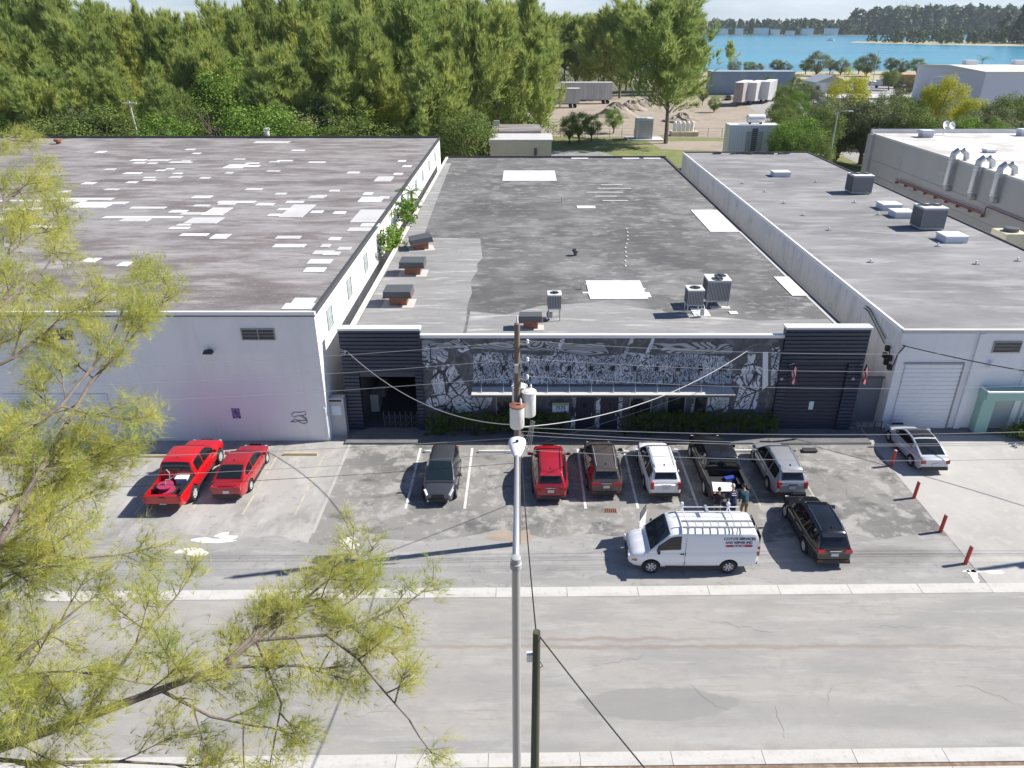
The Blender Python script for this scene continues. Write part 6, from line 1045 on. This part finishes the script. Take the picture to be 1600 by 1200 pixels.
# ================================================================ POLES AND WIRES
UX, UY, UH = -.24, 27.8, 11.1
def upole(x, y, h, label, full=True):
    t = thing('utility_pole', label, 'utility pole', (x, y, 0)); MB().tube([(0, 0, -.1), (.02, 0, h*.5), (.03, 0, h)], [.17, .145, .115], 12).build('pole', M['wood'], t, True)
    for z in (h-.9, h-1.7, h-2.5): MB().box((.22, 0, z), (.5, .06, .07)).build('bracket', M['galv'], t); MB().lathe([(.05, 0), (.07, .04), (.05, .08), (.07, .12), (.04, .18)], (.46, 0, z+.03), 10).build('insulator', M['white_metal'], t)
    MB().lathe([(.04, 0), (.06, .05), (.03, .35)], (0.03, 0, h), 10).build('top_pin', M['white_metal'], t); MB().box((.0, -.2, h-1.9), (.16, .22, .35)).build('fuse_cutout', M['galv'], t); MB().tube([(.12, -.13, h-2), (.2, -.16, h-3), (.13, -.12, h-4.5)], .015, 5).build('riser', M['cableb'], t); return t
up = upole(UX, UY, UH, 'tall wooden utility pole carrying three transformers behind the street light')
RP = upole(33.0, 28.3, 11.1, 'wooden utility pole farther along the street beyond the bollards'); LP_ = upole(-42, 27.0, 10.2, 'wooden utility pole farther along the street beyond the red pickup')
for i, (dx, dy, z, r, h, lid, lb) in enumerate([(.02, -.42, 6.55, .31, 1.0, 'rust', 'pale pole transformer with rusty brown lid facing the street'), (.52, .08, 6.85, .30, 1.1, 'xfmr', 'clean pale pole transformer with pale lid beside the pole'), (.1, .50, 7.0, .30, 1.0, 'xfmr', 'pale pole transformer half hidden behind the utility pole')]):
    t = thing('transformer', lb, 'transformer', (UX+dx, UY+dy, z)); MB().lathe([(r*.9, 0), (r, .05), (r, h)], n=20).build('tank', M['xfmr'], t, True); MB().lathe([(r*1.08, h+.002), (r*1.08, h+.06), (r*.6, h+.12), (.05, h+.14)], n=20).build('lid', M[lid], t, True)
    for a in (-.5, .6): MB().lathe([(.03, 0), (.05, .03), (.03, .06), (.05, .1), (.02, .2)], (r*.6*math.cos(a+1.57*i), r*.6*math.sin(a+1.57*i), h+.12), 8).build('bushing', M['white_metal'], t)
    MB().box((-dx*.45, -dy*.45, h*.6), (.1, .1, .1)).build('hanger', M['galv'], t)
def wire(a, c_, sag, r, m_, label, name='cable', group='overhead wires', n=22, cat_='cable'):
    a, c_ = Vector(a), Vector(c_); pts = [a.lerp(c_, k/n)-Vector((0, 0, 4*sag*(k/n)*(1-k/n))) for k in range(n+1)]
    return tag(MB().tube(pts, r, 5).build(name, M[m_], None, True), label, cat_, group)
for k, z in enumerate((UH-.75, UH-1.55, UH-2.35)):
    wire((UX+.46, UY, z), (33.4, 28.3, z+.1), .75, .009, 'cable', 'bare power conductor strung from the transformer pole past the navy roller door', group='conductors to the bollard side'); wire((UX+.46, UY, z), (-41.5, 27.0, z-.9), .7, .009, 'cable', 'bare power conductor strung from the transformer pole past the white warehouse', group='conductors to the white warehouse side')
for k, (z, zr, sg, m_) in enumerate([(6.35, 6.4, .55, 'cable'), (6.1, 5.9, .7, 'cable'), (5.85, 5.7, .6, 'cable'), (5.05, 4.9, .6, 'cable')]):
    wire((UX+.15, UY+.1*k-.1, z), (33.1, 28.3, zr), sg, .011, m_, 'communication cable slung low from the transformer pole past the parked cars', group='low cables to the bollard side')
for k, (z, zr, sg, m_) in enumerate([(5.75, 5.1, .5, 'cable'), (4.95, 4.0, .6, 'cable'), (4.4, 3.4, .6, 'cableb')]):
    wire((UX-.15, UY+.05*k, z), (-42.1, 27.0, zr), sg, .011, m_, 'communication cable slung low from the transformer pole towards the red pickup', group='low cables to the red pickup side')
hL, hR = W(541, 548, 38.3), W(1168, 548, 38.4)
wire((UX-.1, UY+.2, 6.3), hL, 1.1, .022, 'cable', 'thick twisted service cable looping to the open garage portal', group=None); wire((UX+.2, UY+.2, 6.2), hR, 1.0, .022, 'cable', 'thick twisted service cable looping to the mural wall', group=None)
wire((1.35, 36.9, .2), W(1185, 578, 38.5), .1, .012, 'cable', 'thin slanting wire from the hedge up to the mural wall', group=None)
wire((RX0+.05, 38.7, 5.5), (36, 29.5, 6.5), .5, .03, 'cableb', 'black service cable leaving the pale warehouse corner', group=None)
for nm, h in (('open garage portal', hL), ('mural wall', hR)):
    t = thing('weatherhead', 'pale cable fan where the thick service cable meets the '+nm, 'cable', h); 
    for k in range(4): MB().tube([(0, 0, 0), (.12*(-1 if nm[0] == 'o' else 1), .05, -.08*k), (.35*(-1 if nm[0] == 'o' else 1), .1, .05-.14*k)], .02, 5).build('strand', M['cable'], t)
loop = MB()
for k in range(4): loop.tube([(UX+.62+.05*k-.5*(j/12), UY-.2-.03*k, 6.75-(.75+.18*k)*math.sin(math.pi*j/12)-.55*j/12) for j in range(13)], .014, 5)
tag(loop.build('cable_loop', M['cable']), 'drooping loops of cable under the transformers', 'cable')
# street light over the camera side
SX, SY, SH = -.13, 12.0, 0
zj = W(805, 872, SY).z; hd = W(802, 700, 16.2)
sl_ = thing('street_light', 'grey metal street light with long arm reaching over the road', 'street light', (SX, SY, 0)); MB().tube([(0, 0, 0), (0, 0, zj)], [.118, .088], 16).build('pole', M['galv'], sl_, True); MB().lathe([(.12, zj-.25), (.12, zj-.12), (.105, zj-.11), (.105, zj+.02), (.09, zj+.03)], n=16).build('collar', M['grey_metal'], sl_, True)
ae = Vector((0, 16.0-SY, hd.z)); ar = [(0, .05, zj-.15), (0, .3, zj+.0), (0, 1.6, zj+(hd.z-zj)*.42), (0, ae.y, ae.z)]; MB().tube(ar, [.075, .075, .065, .05], 12).build('arm', M['galv'], sl_, True)
b = MB(); rings = []
for (y, w_, h) in [(-.25, .06, .05), (-.12, .10, .09), (.1, .15, .12), (.35, .185, .13), (.52, .17, .11), (.6, .10, .06)]: rings.append([(w_*math.cos(a)*1.0, y, h*math.sin(a)*.8) for a in [2*math.pi*k/14 for k in range(14)]])
lh = loft(rings).build('lamp_head', M['white_metal'], sl_, True); lh.location = ae+Vector((0, .05, 0)); lh.scale = (1.25, 1.1, 1); ph = MB().lathe([(.03, 0), (.03, .05)], (0, .25, .11), 10).build('photocell', M['black'], lh)
# short wooden service pole
p = W(838, 987, 15.2); sp = thing('service_pole', 'short greenish wooden service pole on the kerb opposite the parked cars', 'utility pole', (p.x, 15.2, 0)); MB().tube([(0, 0, -.1), (.01, 0, p.z)], [.14, .105], 12).build('pole', M['wood2'], sp, True); MB().box((-.16, .06, p.z-1.0), (.2, .16, .26)).build('box', M['white_metal'], sp); MB().tube([(.1, 0, p.z-1.1), (.2, 0, p.z-1.3), (.12, 0, p.z-1.35)], .012, 5).build('hook', M['cableb'], sp)
wire((p.x, 15.2, p.z-.12), (UX+.15, UY-.1, 5.6), .35, .022, 'cableb', 'twisted black cable between the short pole and the transformer pole', group=None); wire((p.x+.08, 15.2, p.z-.15), (G(1110, 1200, 4.2).x+1.6, 8.5, 3.6), .25, .022, 'cableb', 'twisted black cable running from the short pole away from the parked cars', group=None)

# ================================================================ FOREGROUND CASUARINA
def near_tree():
    rg = np.random.default_rng(42); root = Vector((-10.6, 7.2, 0)); t = thing('casuarina_tree', 'large casuarina with yellow green needle sprays reaching over the road', 'tree', root); b = MB(); cen = []; dr = []
    b.tube([(0, 0, 0), (.1, .1, 5), (-.1, .2, 10), (.2, .4, 14), (.3, .6, 20)], [.34, .30, .24, .17, .06], 12)
    def sprays(p, d, L_, dens=1.0):
        n = max(4, int(L_*44*dens))
        for k in range(n):
            s = rg.uniform(.25, 1.0); q_ = p+d*L_*s; dd = (d+Vector(rg.normal(0, .45, 3))+Vector((0, 0, .25))).normalized(); cen.append(q_+Vector(rg.normal(0, .11, 3))); dr.append(dd)
    def twig(p, d, L_, r, depth, dens):
        pts = [p]; cur = d.copy(); q_ = p
        for k in range(4): cur = (cur+Vector(rg.normal(0, .10, 3))+Vector((0, 0, .03))).normalized(); q_ = q_+cur*(L_/4); pts.append(q_)
        b.tube(pts, [r*(1-.18*k) for k in range(5)], 5, False)
        if depth == 0: sprays(p, (q_-p).normalized(), L_*1.05, dens)
        else:
            for k in range(rg.integers(4, 7)):
                s = rg.uniform(.25, 1.0); j = min(3, int(s*4)); base = pts[j].lerp(pts[j+1], s*4-j); nd = (cur+Vector(rg.normal(0, .62, 3))).normalized(); twig(base, nd, L_*rg.uniform(.4, .62), r*.55, depth-1, dens)
            sprays(pts[2], cur, L_*.5, dens*.6)
    def limb_px(pts, r0, r1, nside, L_, dens=1.0, z=None):
        P_ = [G(x, y, zz)-root for x, y, zz in pts]; b.tube(P_, [r0+(r1-r0)*k/(len(P_)-1) for k in range(len(P_))], 9)
        for k in range(nside):
            s = (k+rg.uniform(.2, .9))/nside; s = s*(len(P_)-1); j = min(len(P_)-2, int(s)); base = P_[j].lerp(P_[j+1], s-j); d = (P_[j+1]-P_[j]).normalized()
            nd = (d*.55+Vector(rg.normal(0, .62, 3))+Vector((0, .1, .12))).normalized(); twig(base, nd, L_*rg.uniform(.6, 1.15), .017, 1, dens)
        twig(P_[-1], (P_[-1]-P_[-2]).normalized(), L_*.9, .018, 1, dens)
    # main limb over the road
    limb_px([(-160, 1230, 11.2), (0, 1168, 11.8), (130, 1122, 12.1), (250, 1078, 12.3), (345, 1042, 12.5), (400, 1000, 12.6)], .10, .035, 12, 1.15)
    limb_px([(345, 1042, 12.5), (430, 960, 12.7), (500, 935, 12.6), (560, 985, 12.3)], .045, .02, 7, .95)
    limb_px([(400, 1000, 12.6), (510, 992, 12.5), (585, 965, 12.4), (640, 940, 12.3)], .035, .015, 7, .85, .8)
    limb_px([(400, 1000, 12.6), (520, 900, 12.6), (545, 885, 12.6)], .03, .015, 4, .8, .8)
    limb_px([(510, 992, 12.5), (560, 1030, 12.2), (600, 1080, 11.9), (640, 1125, 11.7)], .025, .012, 4, .75, .7)
    limb_px([(250, 1078, 12.3), (330, 1120, 11.9), (400, 1135, 11.7)], .03, .014, 4, .8, .9); limb_px([(400, 1000, 12.6), (440, 1100, 11.8), (430, 1150, 11.5)], .025, .012, 4, .7, .8)
    limb_px([(345, 1042, 12.5), (470, 1040, 12.2), (500, 1050, 12.0)], .03, .014, 5, .8, .9)
    limb_px([(130, 1122, 12.1), (210, 1010, 12.5), (260, 950, 12.6)], .04, .016, 5, .9, .9); limb_px([(-40, 1184, 11.65), (60, 1192, 11.3), (190, 1190, 11.0), (280, 1195, 10.8)], .04, .016, 4, .9, .9)
    # crown at the near side, dense
    for (a, c_) in [((-120, 1130, 12.6), (110, 960, 13.2)), ((-120, 1000, 13.4), (60, 870, 13.8)), ((-160, 1050, 13.0), (80, 1050, 13.2)), ((-150, 930, 14.2), (90, 800, 14.6)), ((-150, 1180, 12.0), (60, 1150, 12.4)), ((-120, 880, 14.4), (150, 870, 14.0)), ((-150, 820, 15.0), (120, 740, 15.0))]:
        m_ = tuple((a[i]+c_[i])/2+(10 if i == 1 else 0) for i in range(3)); limb_px([a, m_, c_], .05, .018, 8, .95, .8)
    # upper sprays against the white warehouse and its roof
    limb_px([(-120, 950, 14.2), (0, 848, 14.8), (60, 740, 15.4), (140, 600, 16.2), (230, 500, 16.8)], .07, .02, 12, .95)
    limb_px([(-140, 760, 15.6), (0, 700, 15.9), (95, 635, 16.2), (170, 540, 16.7)], .05, .018, 8, .9); limb_px([(95, 635, 16.2), (160, 650, 15.9), (200, 655, 15.7)], .02, .012, 4, .6, .8); limb_px([(60, 740, 15.4), (120, 700, 15.4), (130, 705, 15.3)], .02, .012, 4, .6, .8)
    limb_px([(170, 540, 16.7), (205, 450, 17.1), (215, 430, 17.2)], .02, .01, 4, .7); limb_px([(-150, 560, 17.0), (0, 480, 17.5), (70, 420, 17.8)], .04, .015, 8, .85, .9); limb_px([(-150, 430, 18.0), (-20, 340, 18.4), (30, 300, 18.6)], .04, .015, 6, .8, .8); limb_px([(-150, 330, 18.8), (-40, 240, 19.0), (15, 215, 19.1)], .03, .012, 6, .6, 1.1); limb_px([(-140, 420, 18.0), (-10, 330, 18.5), (55, 270, 18.8)], .03, .012, 7, .6, 1.1); limb_px([(-140, 500, 17.4), (10, 400, 18.0), (75, 345, 18.3)], .03, .012, 7, .7, 1.0)
    limb_px([(-150, 640, 16.4), (20, 560, 16.9), (120, 480, 17.2)], .04, .015, 7, .8)
    c_ = np.array([tuple(v) for v in cen]); d_ = np.array([tuple(v) for v in dr]); v, f = needles(c_, d_, 11, .30, .0028, .42, rg)
    b.build('trunk', M['bark'], t, fix=False); obj('crown', arr_mesh('crown', v, f), M['needle'], t); print('near tufts', len(c_), 'tris', len(f))
near_tree()

# ================================================================ HAZE
hz = MB().bx(-3000, 3000, -60, 3000, -1.2, 62).build('haze', None); hz['kind'] = 'stuff'; hz.data.materials.clear()
hm = bpy.data.materials.new('haze'); hm.use_nodes = True; hn = hm.node_tree; hn.nodes.remove(hn.nodes['Principled BSDF']); pv = hn.nodes.new('ShaderNodeVolumePrincipled'); pv.inputs['Color'].default_value = (.80, .90, 1, 1); pv.inputs['Density'].default_value = .00007; pv.inputs['Anisotropy'].default_value = .2
hn.links.new(pv.outputs[0], hn.nodes['Material Output'].inputs['Volume']); hz.data.materials.append(hm); tag(hz, 'thin pale haze over the lake and far shore', 'haze', kind='stuff')
